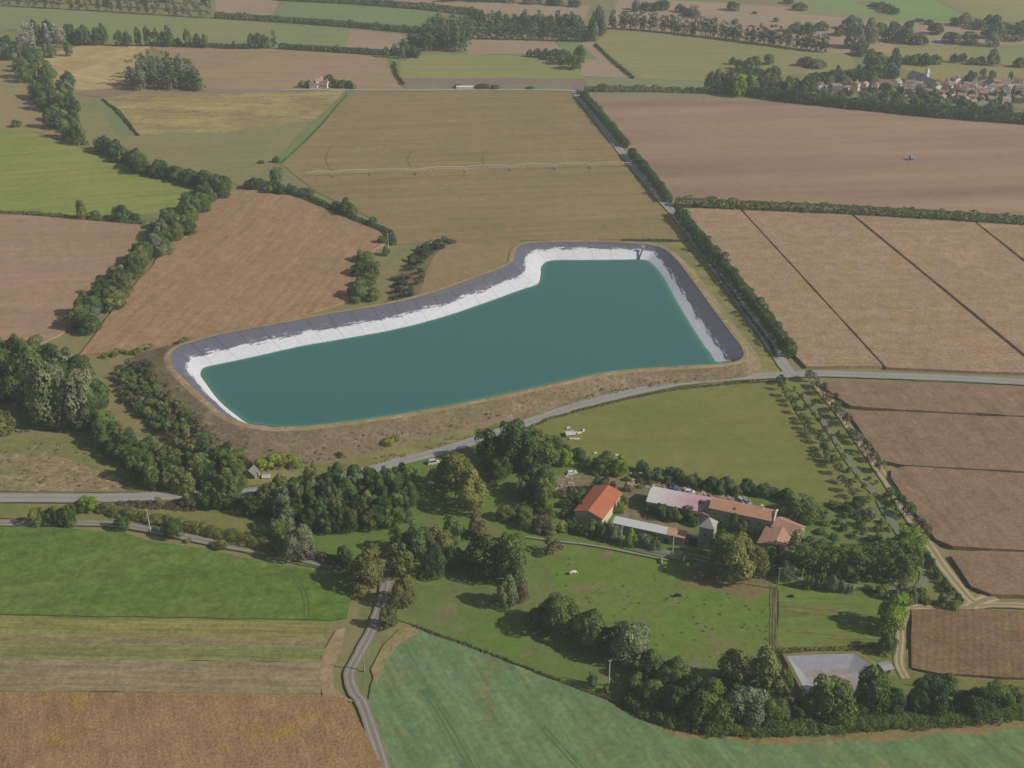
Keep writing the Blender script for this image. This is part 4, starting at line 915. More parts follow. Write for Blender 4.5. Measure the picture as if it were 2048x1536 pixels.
M_ZINC = plain('galvanised_metal', (.52,.54,.53), .5, .1, 2, .3)
M_RUB = plain('tyre_rubber', (.03,.03,.03), .8, .1)
M_SLATE = plain('grey_slate', (.19,.20,.22), .6, .15, .6)
def bmobj(name, bm, mat, parent=None, recalc=True):
    if recalc: bmesh.ops.recalc_face_normals(bm, faces=bm.faces)
    me = bpy.data.meshes.new(name); bm.to_mesh(me); bm.free(); return mkobj(name, me, mat, parent)
def box(bm, cx, cy, cz, sx, sy, sz, rz=0):
    c, s_ = math.cos(rz), math.sin(rz); v = []
    for z in (-1,1):
        for x, y in ((-1,-1),(1,-1),(1,1),(-1,1)):
            X, Y = x*sx/2, y*sy/2; v.append(bm.verts.new((cx+X*c-Y*s_, cy+X*s_+Y*c, cz+z*sz/2)))
    for f in ((0,3,2,1),(4,5,6,7),(0,1,5,4),(1,2,6,5),(2,3,7,6),(3,0,4,7)): bm.faces.new([v[i] for i in f])
def gable(name, label, cat, a, b, wf, wb, ze, zr, mw, mr, group=None, wins=(), door=None, zeb=None, th=.18, over=.35, chim=None, parapet=None, hip=0):
    """a,b ridge ends (world, z ignored); local x along the ridge from a to b, local -y is the front slope"""
    a = Vector((a.x,a.y,0)); b = Vector((b.x,b.y,0)); L = (b-a).length; mid = (a+b)/2; d = (b-a)/L; ang = math.atan2(d.y, d.x)
    e = empty(name, mid, ang); tag(e, label, cat, group); zeb = ze if zeb is None else zeb; x0, x1 = -L/2, L/2
    bm = bmesh.new()
    def V(x, y, z): return bm.verts.new((x, y, z))
    fl = [V(x0,-wf,-.2), V(x1,-wf,-.2), V(x1,wb,-.2), V(x0,wb,-.2)]; tp = [V(x0,-wf,ze), V(x1,-wf,ze), V(x1,wb,zeb), V(x0,wb,zeb)]
    r0, r1 = V(x0+hip,0,zr-.02), V(x1-hip,0,zr-.02)
    bm.faces.new((fl[0],fl[1],tp[1],tp[0])); bm.faces.new((fl[2],fl[3],tp[3],tp[2]))
    bm.faces.new((fl[1],fl[2],tp[2],r1,tp[1])) if not hip else bm.faces.new((fl[1],fl[2],tp[2],tp[1]))
    bm.faces.new((fl[3],fl[0],tp[0],r0,tp[3])) if not hip else bm.faces.new((fl[3],fl[0],tp[0],tp[3]))
    bm.faces.new((tp[0],tp[1],r1,r0)); bm.faces.new((tp[2],tp[3],r0,r1))
    if hip: bm.faces.new((tp[1],tp[2],r1)); bm.faces.new((tp[3],tp[0],r0))
    w_ = bmobj('wall', bm, mw, e)
    bm = bmesh.new(); sf = (zr-ze)/wf; sb = (zr-zeb)/wb
    def slab(pts):
        up = [bm.verts.new((x,y,z+th+.05)) for x,y,z in pts]; lo = [bm.verts.new((x,y,z+.05)) for x,y,z in pts]; n_ = len(pts)
        bm.faces.new(up); bm.faces.new(lo[::-1])
        for i in range(n_): j = (i+1)%n_; bm.faces.new((lo[i],lo[j],up[j],up[i]))
    o = over; ho = hip
    slab([(x0-o,-wf-o,ze-sf*o),(x1+o,-wf-o,ze-sf*o),(x1+o-ho*(1 if hip else 0),0,zr),(x0-o+ho*(1 if hip else 0),0,zr)])
    slab([(x1+o,wb+o,zeb-sb*o),(x0-o,wb+o,zeb-sb*o),(x0-o+ho,0,zr),(x1+o-ho,0,zr)])
    if hip:
        slab([(x1+o,-wf-o,ze-sf*o),(x1+o,wb+o,zeb-sb*o),(x1+o-ho,0,zr)]); slab([(x0-o,wb+o,zeb-sb*o),(x0-o,-wf-o,ze-sf*o),(x0-o+ho,0,zr)])
    r = bmobj('roof', bm, mr, e)
    if chim:
        for cx_, cy_ in chim:
            bm = bmesh.new(); box(bm, cx_*L/2, cy_, zr+.3, .7, .6, 1.6); box(bm, cx_*L/2, cy_, zr+1.15, .85, .75, .12); bmobj('chimney', bm, M_WHITE, r)
    if parapet:
        bm = bmesh.new()
        for sx in parapet:
            x = sx*(L/2+.12); pts = [(-wf-.3,ze-.1),(0,zr+.7),(wb+.3,zeb-.1),(wb+.3,zeb+.5),(0,zr+1.15),(-wf-.3,ze+.45)]
            A = [bm.verts.new((x-.2,y,z)) for y,z in pts]; B = [bm.verts.new((x+.2,y,z)) for y,z in pts]
            for i in range(6): j = (i+1)%6; bm.faces.new((A[i],A[j],B[j],B[i]))
            for Q in (A,B): bm.faces.new((Q[0],Q[1],Q[4],Q[5])); bm.faces.new((Q[1],Q[2],Q[3],Q[4]))
        bmobj('gable_coping', bm, M_WHITE, e)
    for (u, z, ww, hh) in wins:
        bm = bmesh.new(); box(bm, u*L/2, -wf-.03, z, ww, .12, hh); f = bmobj('window', bm, M_WHITE, e)
        bm = bmesh.new(); box(bm, u*L/2, -wf-.10, z, ww-.25, .06, hh-.25); bmobj('pane', bm, M_GLASS, f)
    for (u, ww, hh) in (door or ()):
        bm = bmesh.new(); box(bm, u*L/2, -wf-.05, hh/2, ww, .14, hh); bmobj('door', bm, M_DOOR, e)
    return e, ang, L
RO = alb((205,105,72)); RT = alb((196,140,108)); RP = alb((205,170,180))
a, b = P(1216.2,971.1,6.2), P(1176.8,1021.3,6.2)
d = b-a; ang = 0
gable('barn', 'large barn with bright orange tiled roof, left end of the farm', 'barn', a, b, 5.2, 5.4, 4.4, 6.2, M_CREAM, tiles('orange_tiles', (.50,.175,.09), (.44,.15,.085), 0), wins=[(.1,2.6,1.2,1.4)], door=[(.6,2.6,2.8)])
sl_ = math.atan2
# pink and white roofed barn: two roofs butted
a, b = P(1301.5,981.5,5.8), P(1422,1004.6,5.8)
s = NT('pink_sheeting'); tc = s.n('ShaderNodeTexCoord'); sp_ = s.n('ShaderNodeSeparateXYZ'); s.l(tc.outputs['Object'], sp_.inputs[0])
nz = s.noise(tc.outputs['Object'], .8, 5, .7)
mp = s.n('ShaderNodeMapping'); mp.inputs['Scale'].default_value = (1.6,.25,1); s.l(tc.outputs['Object'], mp.inputs['Vector']); nz2 = s.noise(mp.outputs[0], 1.0, 3, .7)
k = s.math('ADD', s.math('MULTIPLY', sp_.outputs[0], .055), s.math('ADD', s.math('MULTIPLY', s.math('SUBTRACT', nz2, .5), .9), .72))
c = s.mix(s.ramp(k, .15, 1.0), (.66,.66,.66), (.58,.34,.40)); c = s.mix(s.ramp(nz, .55, .75), c, (.62,.50,.54))
m_pink = s.out(c, .7)
gable('barn', 'long barn under a patchy pink and white roof', 'barn', a, b, 5.2, 4.6, 4.5, 5.8, M_STONE, m_pink, wins=[(-.5,2.4,1,1.1),(.1,2.4,1,1.1)], door=[(-.15,2.6,2.9),(.55,2.4,2.7)])
# magenta annexe, its shade put into the dark roof colour
c0 = P(1411,1012,4.8)
dd = (b-a); dd.z = 0; dd.normalize(); pn = Vector((dd.y,-dd.x,0))
A0 = c0; B0 = c0+pn*5.0
gable('annexe', 'small annexe with a shade-darkened pink roof between the two long buildings', 'annexe', A0, B0, 2.2, 2.2, 4.2, 4.9, M_STONE, plain('shaded_pink_sheet', (.30,.14,.18), .7, .2, 1), door=[(0,1.4,2.2)])
# long terracotta farmhouse
m_terra = tiles('terracotta_tiles', (.56,.315,.20), (.50,.27,.19), 0, patch=.5)
m_terra2 = tiles('faded_tiles', (.52,.31,.22), (.46,.25,.18), 0, patch=.4)
a, b = P(1424.7,998.3,8.4), P(1551.8,1025,8.4)
gable('farmhouse', 'long two-storey farmhouse under a terracotta tiled roof with white gable coping', 'farmhouse', a, b, 3.6, 3.2, 7.0, 8.4, M_STONE, m_terra,
      wins=[(-.8,5,1,1.4),(-.45,5,1,1.4),(-.1,5,1,1.4),(.25,5,1,1.4),(.6,5,1,1.4),(.85,5,1,1.4),(-.6,1.9,1,1.5),(0,1.9,1,1.5),(.45,1.9,1,1.5)], door=[(-.25,1.3,2.2),(.7,1.3,2.2)], chim=[(.55,.9)], parapet=(1,))
a, b = P(1556,1036,6.6), P(1603,1055,6.6)
gable('house_wing', 'lower terracotta wing running on beyond the white gable', 'house', a, b, 4.2, 3.0, 5.2, 6.6, M_STONE, m_terra2, wins=[(.1,3.2,1,1.3)])
a, b = P(1565,1056,5.8), P(1549,1088,5.8)
gable('house_wing', 'terracotta wing with its ridge pointing toward the big oak', 'house', b, a, 4.6, 5.6, 4.4, 5.8, M_CREAM, m_terra2, wins=[(0,2.4,1,1.3)], chim=[(-.8,-3.2)])
# low front barn
a, b = P(1231.5,1034.5,4.6), P(1372,1064.5,4.6)
s = NT('white_and_tile_sheeting'); tc = s.n('ShaderNodeTexCoord'); sp_ = s.n('ShaderNodeSeparateXYZ'); s.l(tc.outputs['Object'], sp_.inputs[0]); nz = s.noise(tc.outputs['Object'], 1.2, 5, .7)
k = s.ramp(s.math('ADD', sp_.outputs[0], s.math('MULTIPLY', nz, 1.0)), 6.6, 6.9)
c = s.mix(k, (.62,.63,.62), (.56,.33,.22)); c = s.mix(s.math('MULTIPLY', s.ramp(nz, .55, .75), .35), c, (.35,.32,.28)); m_wt = s.out(c, .75)
gable('low_barn', 'long low stone barn, white roof sheets turning to tiles at right', 'barn', a, b, 2.6, 1.4, 3.9, 4.6, M_STONE, m_wt, door=[(-.2,1.6,2.2),(.5,1.6,2.2)], wins=[(.2,2.4,.7,.8)])
# tower
ta = math.atan2(dd.y, dd.x)-.05
tc0 = P(1415,1100)+Vector((0,2.6,0)); e = empty('dovecote_tower', tc0, ta); tag(e, 'square stone tower with a pointed slate roof beside the gate', 'tower')
bm = bmesh.new(); box(bm, 0,0,4.4, 5.0,5.0,9.2); wl_ = bmobj('wall', bm, M_STONE, e)
bm = bmesh.new(); q = [bm.verts.new((x*2.75,y*2.75,8.95)) for x,y in ((-1,-1),(1,-1),(1,1),(-1,1))]; q2 = [bm.verts.new((x*2.75,y*2.75,9.12)) for x,y in ((-1,-1),(1,-1),(1,1),(-1,1))]; ap = bm.verts.new((0,0,12.0))
for i in range(4): j = (i+1)%4; bm.faces.new((q[i],q[j],q2[j],q2[i])); bm.faces.new((q2[i],q2[j],ap))
bm.faces.new(q[::-1]); r = bmobj('roof', bm, plain('pale_slate', (.36,.355,.34), .7, .15, .8), e)
bm = bmesh.new(); box(bm, -.3,-2.55,6.3,.7,.12,.9); bmobj('window', bm, M_GLASS, e)
bm = bmesh.new(); box(bm, 0,-2.54,3.2,5.02,.1,.18); bmobj('string_course', bm, M_CREAM, e)
# gate wall between barn and tower
g0, g1 = P(1372,1066,4.4), P(1400,1073,4.4); gm_ = (g0+g1)/2; gm_.z = 0; ga = math.atan2((g1-g0).y, (g1-g0).x); L = (g1-g0).length
e = empty('gate_wall', gm_, ga); tag(e, 'stone gateway wall with a shade-coloured gate left of the tower', 'gateway')
bm = bmesh.new(); box(bm, -L/2+.6,0,2.2,1.2,.6,4.4); box(bm, L/2-.4,0,2.2,.8,.6,4.4); box(bm, .1,0,3.9,L-2,.6,1.0); bmobj('wall', bm, M_STONE, e)
bm = bmesh.new(); box(bm, 0,0,4.47,L+.1,.8,.14); bmobj('coping', bm, M_WHITE, e)  # white colour stands in for the sunlit wall top
bm = bmesh.new(); box(bm, .1,0,1.7,L-2,.12,3.4); bmobj('gate', bm, M_DOOR, e)  # dark blue-grey carries the tower's shade in the gate's colour
def lowwall(pxs, h, th, label, mat=M_STONE):
    pts = [P(*p) for p in pxs]; e = empty('stone_wall', pts[0]); tag(e, label, 'wall'); bm = bmesh.new(); bc = bmesh.new()
    for i in range(len(pts)-1):
        a_, b_ = pts[i]-pts[0], pts[i+1]-pts[0]; m_ = (a_+b_)/2; an = math.atan2((b_-a_).y, (b_-a_).x); LL = (b_-a_).length
        box(bm, m_.x, m_.y, h/2, LL, th, h, an); box(bc, m_.x, m_.y, h+.06, LL+.02, th+.14, .12, an)
    bmobj('wall', bm, mat, e); bmobj('coping', bc, M_STONE, e)
lowwall([(1052,1078),(1110,1086),(1165,1092),(1215,1100),(1290,1115),(1335,1124)], .9, .45, 'low stone garden wall along the top of the meadow')
lowwall([(1372,1112),(1400,1118),(1426,1124)], 1.0, .45, 'short stone wall in front of the gateway')
# cross shelters and huts
def hut(px, py, ang, w_, l_, h_, ro, label, name='hut', mw=M_WOOD, mr=M_SLATE, cat='hut', door=True):
    p = P(px, py); d_ = Vector((math.cos(ang), math.sin(ang), 0))*l_/2
    return gable(name, label, cat, p-d_, p+d_, w_/2, w_/2, h_, h_+ro, mw, mr, door=[(0,1.0,1.9)] if door else None, over=.2, th=.1)
hut(504,952,1.25,5,4,1.5,2.2,'small steep-roofed hut at the foot of the reservoir bank', mr=plain('hut_roof',(.20,.195,.18),.8,.2,1))
hut(533,956,.1,2.2,3,.8,.3,'tiny white-roofed pump box beside the hut', name='pump_box', mr=M_CONC, mw=M_CONC, cat='pump box', door=False)
hut(1770,1342,.3,3.2,3.4,1.9,.3,'small white-roofed shed beside the basin', name='shed', mr=plain('white_sheet',(.36,.36,.35),.6,.05,1), mw=M_WOOD, cat='shed')
hut(1140,872,.2,3,3.5,1.4,.3,'low pale shelter among the white bales at the pasture corner', name='shelter', mr=plain('pale_sheet',(.6,.58,.54),.7,.1,1), mw=M_WOOD, cat='shelter', door=False)
# ------------------------------------------------------------------ distant houses
m_vt = [tiles('village_tiles', (.36,.21,.16), (.30,.18,.14), 0), tiles('village_tiles_pink', (.46,.34,.30), (.40,.29,.26), 0), tiles('village_tiles_orange', (.48,.28,.19), (.42,.24,.17), 0)]
houses = [ # x,y base, length px, facing angle deg, wall height, roof mat, wall white?, label
 (1530,196,20,0,3,2,'c','orange-roofed house at the left end of the village'),(1640,182,16,-60,5,1,'w','pink-roofed house with a steep gable beside the first dark trees'),(1672,186,17,-8,6,1,'w','tall white house with pink roof in the left of the village'),
 (1656,184,10,10,4,1,'w','white house between the two pink roofs'),(1700,164,10,5,3,0,'w','small white house in the trees above the tall white house'),(1737,168,10,-20,4,0,'w','white gabled house amid the upper village trees'),
 (1694,216,9,0,3,2,'c','tiny orange house by the village front hedge'),(1777,178,9,-10,4,0,'w','white house left of the long slate building'),(1792,172,9,30,4,1,'w','second white house left of the long slate building'),(1818,176,17,-5,5,0,'w','white house with dark red roof below the slate building'),
 (1815,190,18,-5,5,0,'w','broad white house with dark red roof, front of the slate building'),(1803,200,14,-10,3,1,'w','low white-roofed house in the lower village trees'),(1836,176,12,-15,4,1,'w','pink-white house touching the slate building'),(1850,180,9,-15,3,0,'w','small white house right below the slate building'),
 (1856,188,16,-25,3,2,'c','cream house with a pale orange roof below the slate building'),(1885,180,12,-35,5,0,'w','white corner house with brown roof near the village middle'),(1887,194,11,-30,4,1,'w','white house in the village middle, lower row'),(1901,174,13,-8,3,1,'w','white-roofed long house on the upper village edge'),
 (1902,198,8,-50,4,0,'w','narrow white gable house in the lower middle'),(1918,182,16,-10,4,0,'c','brown-roofed house in the village middle'),(1935,180,13,-15,5,1,'w','white house beside the dark upper trees'),(1926,190,12,-8,3,1,'c','pale pink house in the village middle'),(1922,200,14,-12,4,2,'c','orange-roofed house below the pale pink house'),
 (1938,190,10,-10,4,1,'w','small white house below the dark upper trees'),(1945,200,16,-15,3,2,'c','pale orange long house near the grey hangar'),(1958,186,14,-5,4,1,'w','pink-roofed house right of centre'),(1965,195,12,-10,4,2,'c','orange-roofed house right of centre'),(1970,186,8,0,4,0,'w','small bright white house right of centre'),
 (1985,204,9,-20,3,1,'w','white gable right of the pale orange houses'),(1978,196,14,-5,3,0,'c','brown-roofed house above the white gable'),(1998,182,34,-1,4,2,'w','long white and pink terrace at the upper right edge'),(2028,184,18,-6,5,1,'w','bright white house at the right end of the terrace'),
 (2000,192,14,-5,3,2,'c','orange-roofed house below the long terrace'),(2032,204,20,-15,4,1,'c','large pinkish house at the right edge of the village'),(1992,172,12,-5,4,2,'c','orange-roofed house behind the long terrace'),(1942,210,10,0,3,1,'w','lowest white house beside the grey hangar'),
 (628,176,9,0,3,0,'w','white-walled house with red roof in the lonely farmstead'),(638,174,8,20,5,1,'w','taller middle house of the lonely farmstead'),(650,175,9,-10,4,0,'w','right-hand pink-roofed house of the lonely farmstead'),
 (1320,8,14,-5,5,1,'w','pale house of the topmost hamlet, left one'),(1332,14,16,-5,4,2,'c','pinkish house of the topmost hamlet, front one'),(1388,18,16,-5,3,0,'c','low brown-roofed house of the topmost hamlet'),(1340,-4,14,-5,5,0,'w','white house behind the topmost hamlet')]
for rowname, ys, xs_ in (('treed far left end', 180, (1562,1590,1612,1690)), ('upper back row', 168, (1884,1898,1912,1928,1945,2012,2036)), ('middle infill row', 186, (1870,1894,1912,1930,1950,1966,2016,2040)), ('lower front row', 205, (1866,1882,1908,1930,1962,2008,2044)), ('wooded left part', 178, (1712,1728,1750,1764))):
    for k_, x_ in enumerate(xs_):
        wc_ = R.choice('wwc'); houses.append((x_+R.uniform(-3,3), ys+R.uniform(-3,3), R.uniform(8,13), R.choice((-50,-10,0,15,40)), R.choice((3,4,5)), R.choice((0,0,1)), wc_, f"small {'white' if wc_ == 'w' else 'cream'} house, {ordw(k_+1)} from left in the {rowname} of the village"))
for (x, y, lp, an, wh, rm, wc, lab) in houses:
    p = P(x, y); L_ = max(6.5, lp/pxm(p)*1.05); an = math.radians(an)*1.4; d_ = Vector((math.cos(an), math.sin(an), 0))*L_/2; D = R.uniform(2.6,3.4); wh *= 1.15
    gable('house', lab, 'house', p-d_, p+d_, D, D, wh*.95, wh*.95+D*.42, M_WHITE if wc == 'w' else M_CREAM, m_vt[rm], group='houses of the village and hamlets',
          wins=[(-.55,wh*.45,1.1,1.3),(.05,wh*.45,1.1,1.3),(.6,wh*.45,1.1,1.3)], over=.3, chim=[(.8,0)] if R.random() < .6 else None)
def longb(ax, ay, bx, by, w_, ze, zr, mw, mr, name, label, cat): return gable(name, label, cat, P(ax,ay), P(bx,by), w_/2, w_/2, ze, zr, mw, mr)
longb(1822,160,1848,168,10,5,8,M_CREAM,M_SLATE,'slate_building','long building with a blue-grey slate roof at the village top','building')
e, an, L = longb(1842,170,1872,182,11,5,8,M_CREAM,M_SLATE,'church','grey-roofed church with a small white spire','church')
bm = bmesh.new(); box(bm, -L/2+2,3,5.5,2.6,2.6,11); bmobj('bell_tower', bm, M_WHITE, e)
bm = bmesh.new(); q = [bm.verts.new((-L/2+2+x*1.6,3+y*1.4,11.0)) for x,y in ((-1,-1),(1,-1),(1,1),(-1,1))]; ap = bm.verts.new((-L/2+2,3,15))
for i in range(4): bm.faces.new((q[i],q[(i+1)%4],ap))
bm.faces.new(q[::-1]); bmobj('spire', bm, M_WHITE, e)
longb(1962,214,1992,224,13,3,5.5,M_CONC,plain('hangar_roof',(.42,.44,.43),.6,.1,.5),'hangar','wide grey-green hangar roof in the lower right of the village','hangar')
longb(1976,174,1986,180,10,4,7,M_CREAM,M_SLATE,'slate_house','blue-grey slate roofed house left of the long terrace','house')
hut(930,177,0,4,14,1.6,.6,'low white shed row beside the pale far lane', name='shed', mr=M_WHITE, mw=M_WHITE, cat='shed', door=False)
hut(1745,208,.4,5,9,2.2,.8,'small white open shed among the lower village trees', name='shed', mr=M_WHITE, mw=M_WHITE, cat='shed', door=False)
trees([(605,176,160,16,'g'),(616,176,160,18,'m'),(658,168,148,18,'d'),(670,176,156,22,'m'),(684,177,158,20,'m'),(698,177,160,18,'d'),(706,179,166,14,'m')], 'around the lonely farmstead', 'trees around the lonely farmstead')
trees([(1158,190,180,12,'d'),(1165,196,184,12,'d'),(1204,182,166,20,'d'),(915,176,168,14,'d'),(965,178,168,30,'d'),(990,179,169,20,'m'),(1060,179,173,16,'d'),(700,50,38,10,'d'),(735,52,44,10,'d'),(775,62,48,14,'d')], 'along the far lanes', 'trees along the far lanes')
# ------------------------------------------------------------------ poles
def pole(px, yb, yt, label, mat, head=True, tr=False):
    p = PG(px, yb); lo = hgt(px, yb, yt); e = empty('utility_pole', p, R.uniform(-.3,.3)); tag(e, label, 'pole', 'utility poles')
    bm = bmesh.new(); bmesh.ops.create_cone(bm, cap_ends=True, segments=8, radius1=.24, radius2=.15, depth=lo+.4, matrix=__import__('mathutils').Matrix.Translation((0,0,(lo-.4)/2))); bmobj('post', bm, mat, e)
    if head:
        bm = bmesh.new(); box(bm, 0,0,lo-.25,1.0,.1,.1); c = bmobj('crossarm', bm, M_ZINC, e)
        bm = bmesh.new()
        for x in (-.42,0,.42): bmesh.ops.create_cone(bm, cap_ends=True, segments=6, radius1=.09, radius2=.05, depth=.3, matrix=__import__('mathutils').Matrix.Translation((x,0,lo-.08)))
        bmobj('insulator', bm, M_WHITE, c)
    if tr:
        bm = bmesh.new(); box(bm, 0,-.45,lo-1.6,.8,.6,1.0); bmobj('transformer', bm, M_ZINC, e)
for a_ in ((302,1068,1018,'pale concrete pole beside the lower left lane',M_CONC),(1242,1092,1052,'pale pole among the garden trees before the low barn',M_CONC),(1344,1114,1069,'pale concrete pole at the right end of the low barn',M_CONC),
           (1217,1374,1321,'grey wooden pole beside the tree belt between the meadows',M_CONC),(729,1344,1304,'thin pole on the right verge of the bottom lane',M_WOOD),(1394,480,448,'pale pole in the roadside hedge near the far reservoir corner',M_CONC),
           (1519,630,599,'pale pole in the roadside hedge beside the maize strips',M_CONC),(777,502,466,'white concrete pole behind the reservoir bank',M_CONC),(317,462,438,'pole sticking out of the long left tree belt',M_CONC),
           (1554,1180,1136,'thin pole in front of the round grey bush',M_WOOD),(1859,1380,1353,'short pole with a white cap above the lower right belt',M_CONC),(1407,208,188,'thin dark pole at the far edge of the bare field',M_WOOD)):
    pole(*a_)
# ------------------------------------------------------------------ irrigation boom
def bpts():
    return [P(x, y, 3.2) for x, y in ((612,345),(665,343.5),(740,340),(830,339),(930,334),(1020,331),(1110,329),(1180,327),(1262,326))]
bp = bpts(); e = empty('irrigation_boom', Vector((bp[0].x, bp[0].y, 0))); tag(e, 'very long white irrigation boom standing on wheels across the tan-green field', 'irrigation boom')
def rod(bm, a_, b_, r_, seg=5):
    d_ = (b_-a_); L_ = d_.length; q_ = d_.to_track_quat('Z','Y').to_matrix().to_4x4(); q_.translation = (a_+b_)/2
    bmesh.ops.create_cone(bm, cap_ends=True, segments=seg, radius1=r_, radius2=r_, depth=L_, matrix=q_)
O = Vector((bp[0].x, bp[0].y, 0))
M_BOOM = plain('pale_pipe', (.62,.64,.58), .5, .06)
for i in range(len(bp)-1):
    a_, b_ = bp[i]-O, bp[i+1]-O; bm = bmesh.new(); nseg = 8; prev = a_
    for k in range(nseg):
        t0, t1 = k/nseg, (k+1)/nseg; arch = lambda t: Vector((0,0,1.0*math.sin(t*math.pi)))
        p0, p1 = a_.lerp(b_, t0)+arch(t0), a_.lerp(b_, t1)+arch(t1); rod(bm, p0, p1, .17)
        lo0 = (p0+p1)/2+Vector((0,0,-1.3)); rod(bm, p0, lo0, .05, 4); rod(bm, p1, lo0, .05, 4); rod(bm, lo0+Vector((0,0,0)), lo0+Vector((0,0,-.9)), .04, 4)
        if k: rod(bm, prevlo, lo0, .05, 4)
        prevlo = lo0
    bmobj('span', bm, M_BOOM, e)
for i in range(1, len(bp)):
    c_ = bp[i]-O; bm = bmesh.new(); top = c_; 
    for s_ in (-2.0, 2.0): rod(bm, top, Vector((c_.x, c_.y+s_, .6)), .09)
    rod(bm, Vector((c_.x, c_.y-2, .7)), Vector((c_.x, c_.y+2, .7)), .09); tw = bmobj('drive_tower', bm, M_BOOM, e)
    for s_ in (-2.0, 2.0):
        bm = bmesh.new(); rod(bm, Vector((c_.x-.18, c_.y+s_, .62)), Vector((c_.x+.18, c_.y+s_, .62)), .62, 14); bmobj('wheel', bm, M_RUB, tw)
# trailer in the bare field
p = P(1821, 320); e = empty('hose_reel_cart', p, .2); tag(e, 'small grey hose reel cart alone in the large bare field', 'reel cart')
bm = bmesh.new(); rod(bm, Vector((-.7,0,1.9)), Vector((.7,0,1.9)), 1.5, 20); bmobj('reel', bm, plain('grey_hose', (.30,.33,.34), .6, .1), e)
bm = bmesh.new(); box(bm, 0,0,.75,5.2,1.6,.3); box(bm, 2.2,0,1.5,1.0,1.3,1.2); box(bm, -2.2,0,1.1,.8,1.5,.5); bmobj('chassis', bm, M_ZINC, e)
for sx in (-1.6,1.6):
    bm = bmesh.new(); rod(bm, Vector((sx,-1.05,.5)), Vector((sx,-.78,.5)), .5, 14); bmobj('wheel', bm, M_RUB, e)
    bm = bmesh.new(); rod(bm, Vector((sx,.78,.5)), Vector((sx,1.05,.5)), .5, 14); bmobj('wheel', bm, M_RUB, e)
# ------------------------------------------------------------------ vehicles
def car(px, py, ang, colr, label, van=False, name='parked_car'):
    p = P(px, py); e = empty(name, p, ang); tag(e, label, 'van' if van else 'car', 'vehicles parked around the farm')
    h_ = 1.05 if not van else 1.3; top = 1.45 if not van else 2.1; L_ = 4.2 if not van else 4.8
    prof = [(-L_/2,.35),(-L_/2,.85),(-L_/2+.15,h_-.1),(-L_/2+.35,h_),(-L_/2+.7,top) ,(L_*.12,top),(L_*.28,h_-.08),(L_/2-.2,.82),(L_/2,.65),(L_/2,.35)]
    bm = bmesh.new(); A = []; B = []
    for x, z in prof:
        w_ = .86 if z <= h_+.01 else .70
        A.append(bm.verts.new((x,-w_,z))); B.append(bm.verts.new((x,w_,z)))
    bm.faces.new(A); bm.faces.new(B[::-1])
    for i in range(len(prof)): j = (i+1)%len(prof); bm.faces.new((A[i],B[i],B[j],A[j]))
    bmobj('body', bm, plain('car_paint', colr, .35, .04), e)
    bm = bmesh.new()
    for s_ in (-1,1):
        v = [bm.verts.new((x, s_*(w2+.01), z)) for x, z, w2 in ((-L_/2+.6,h_+.02,.85),(L_*.24,h_+.0,.85),(L_*.12,top-.1,.72),(-L_/2+.78,top-.1,.72))]; bm.faces.new(v)
    v = [bm.verts.new(q_) for q_ in ((L_*.285,-.72,h_-.02),(L_*.285,.72,h_-.02),(L_*.14,.62,top-.06),(L_*.14,-.62,top-.06))]; bm.faces.new(v)
    bmobj('window', bm, M_GLASS, e)
    for x in (-L_*.31, L_*.31):
        for s_ in (-.78,.78):
            bm = bmesh.new(); rod(bm, Vector((x, s_-.1, .33)), Vector((x, s_+.1, .33)), .33, 12); bmobj('wheel', bm, M_RUB, e)
car(867,928,.35,(.62,.60,.56),'cream van parked in the tree shade beside the road', True, 'parked_van')
car(1482,1003,-.9,(.42,.44,.46),'silver car behind the terracotta farmhouse, left of two')
car(1492,1006,-.9,(.25,.27,.30),'dark grey car behind the terracotta farmhouse, right of two')
car(1378,986,-.2,(.66,.68,.70),'white car behind the pink-roofed barn')
car(1352,982,1.2,(.10,.16,.36),'blue van behind the pink-roofed barn', True, 'parked_van')
car(1346,974,.1,(.05,.06,.09),'dark car farthest behind the pink-roofed barn')
car(1143,948,.3,(.68,.68,.68),'white car by the rubble yard left of the orange barn')
car(1362,994,.0,(.50,.52,.55),'pale car touching the back of the pink-roofed barn')
# white bales at the pasture corner, stones, rubble
def bale(px, py, r_, L_, ang, colr, label, grp, name='wrapped_bale', cat='bale'):
    p = P(px, py); o = bmesh.new(); d_ = Vector((math.cos(ang), math.sin(ang), 0))*L_/2
    rod(o, -d_+Vector((0,0,r_)), d_+Vector((0,0,r_)), r_, 14); bmesh.ops.bevel(o, geom=[e_ for e_ in o.edges if len(e_.link_faces) == 2 and e_.calc_face_angle(0) > 1.2], offset=r_*.2, segments=2, affect='EDGES')
    q_ = bmobj(name, o, colr); q_.location = p; tag(q_, label, cat, grp)
M_BALE = plain('white_wrap', (.58,.56,.50), .5, .08)
k = 0
for (x, y, L_, an) in ((1136,858,1.6,.3),(1166,864,2.4,1.4),(1150,868,2.6,.2),(1158,868,2.2,.5),(1144,880,2.4,0),(1153,880,2.6,.1),(1133,874,1.6,1.0),(1139,866,1.4,.8)):
    k += 1; bale(x, y, .5, L_, an, M_BALE, f'white wrapped bale, {ordw(k)} counted outward in the heap at the pasture corner', 'white bales at the pasture corner')
for k, (x, y) in enumerate(((1190,908),(1205,912),(1233,912),(1242,915))):
    bale(x, y, .45, 1.4, .3, M_BALE, f'pale block on the pasture edge, {ordw(k+1)} from the left', 'pale blocks on the pasture edge', 'stone_block', 'block')
M_RUBBLE = plain('rubble', (.42,.35,.28), .95, .3, 1)
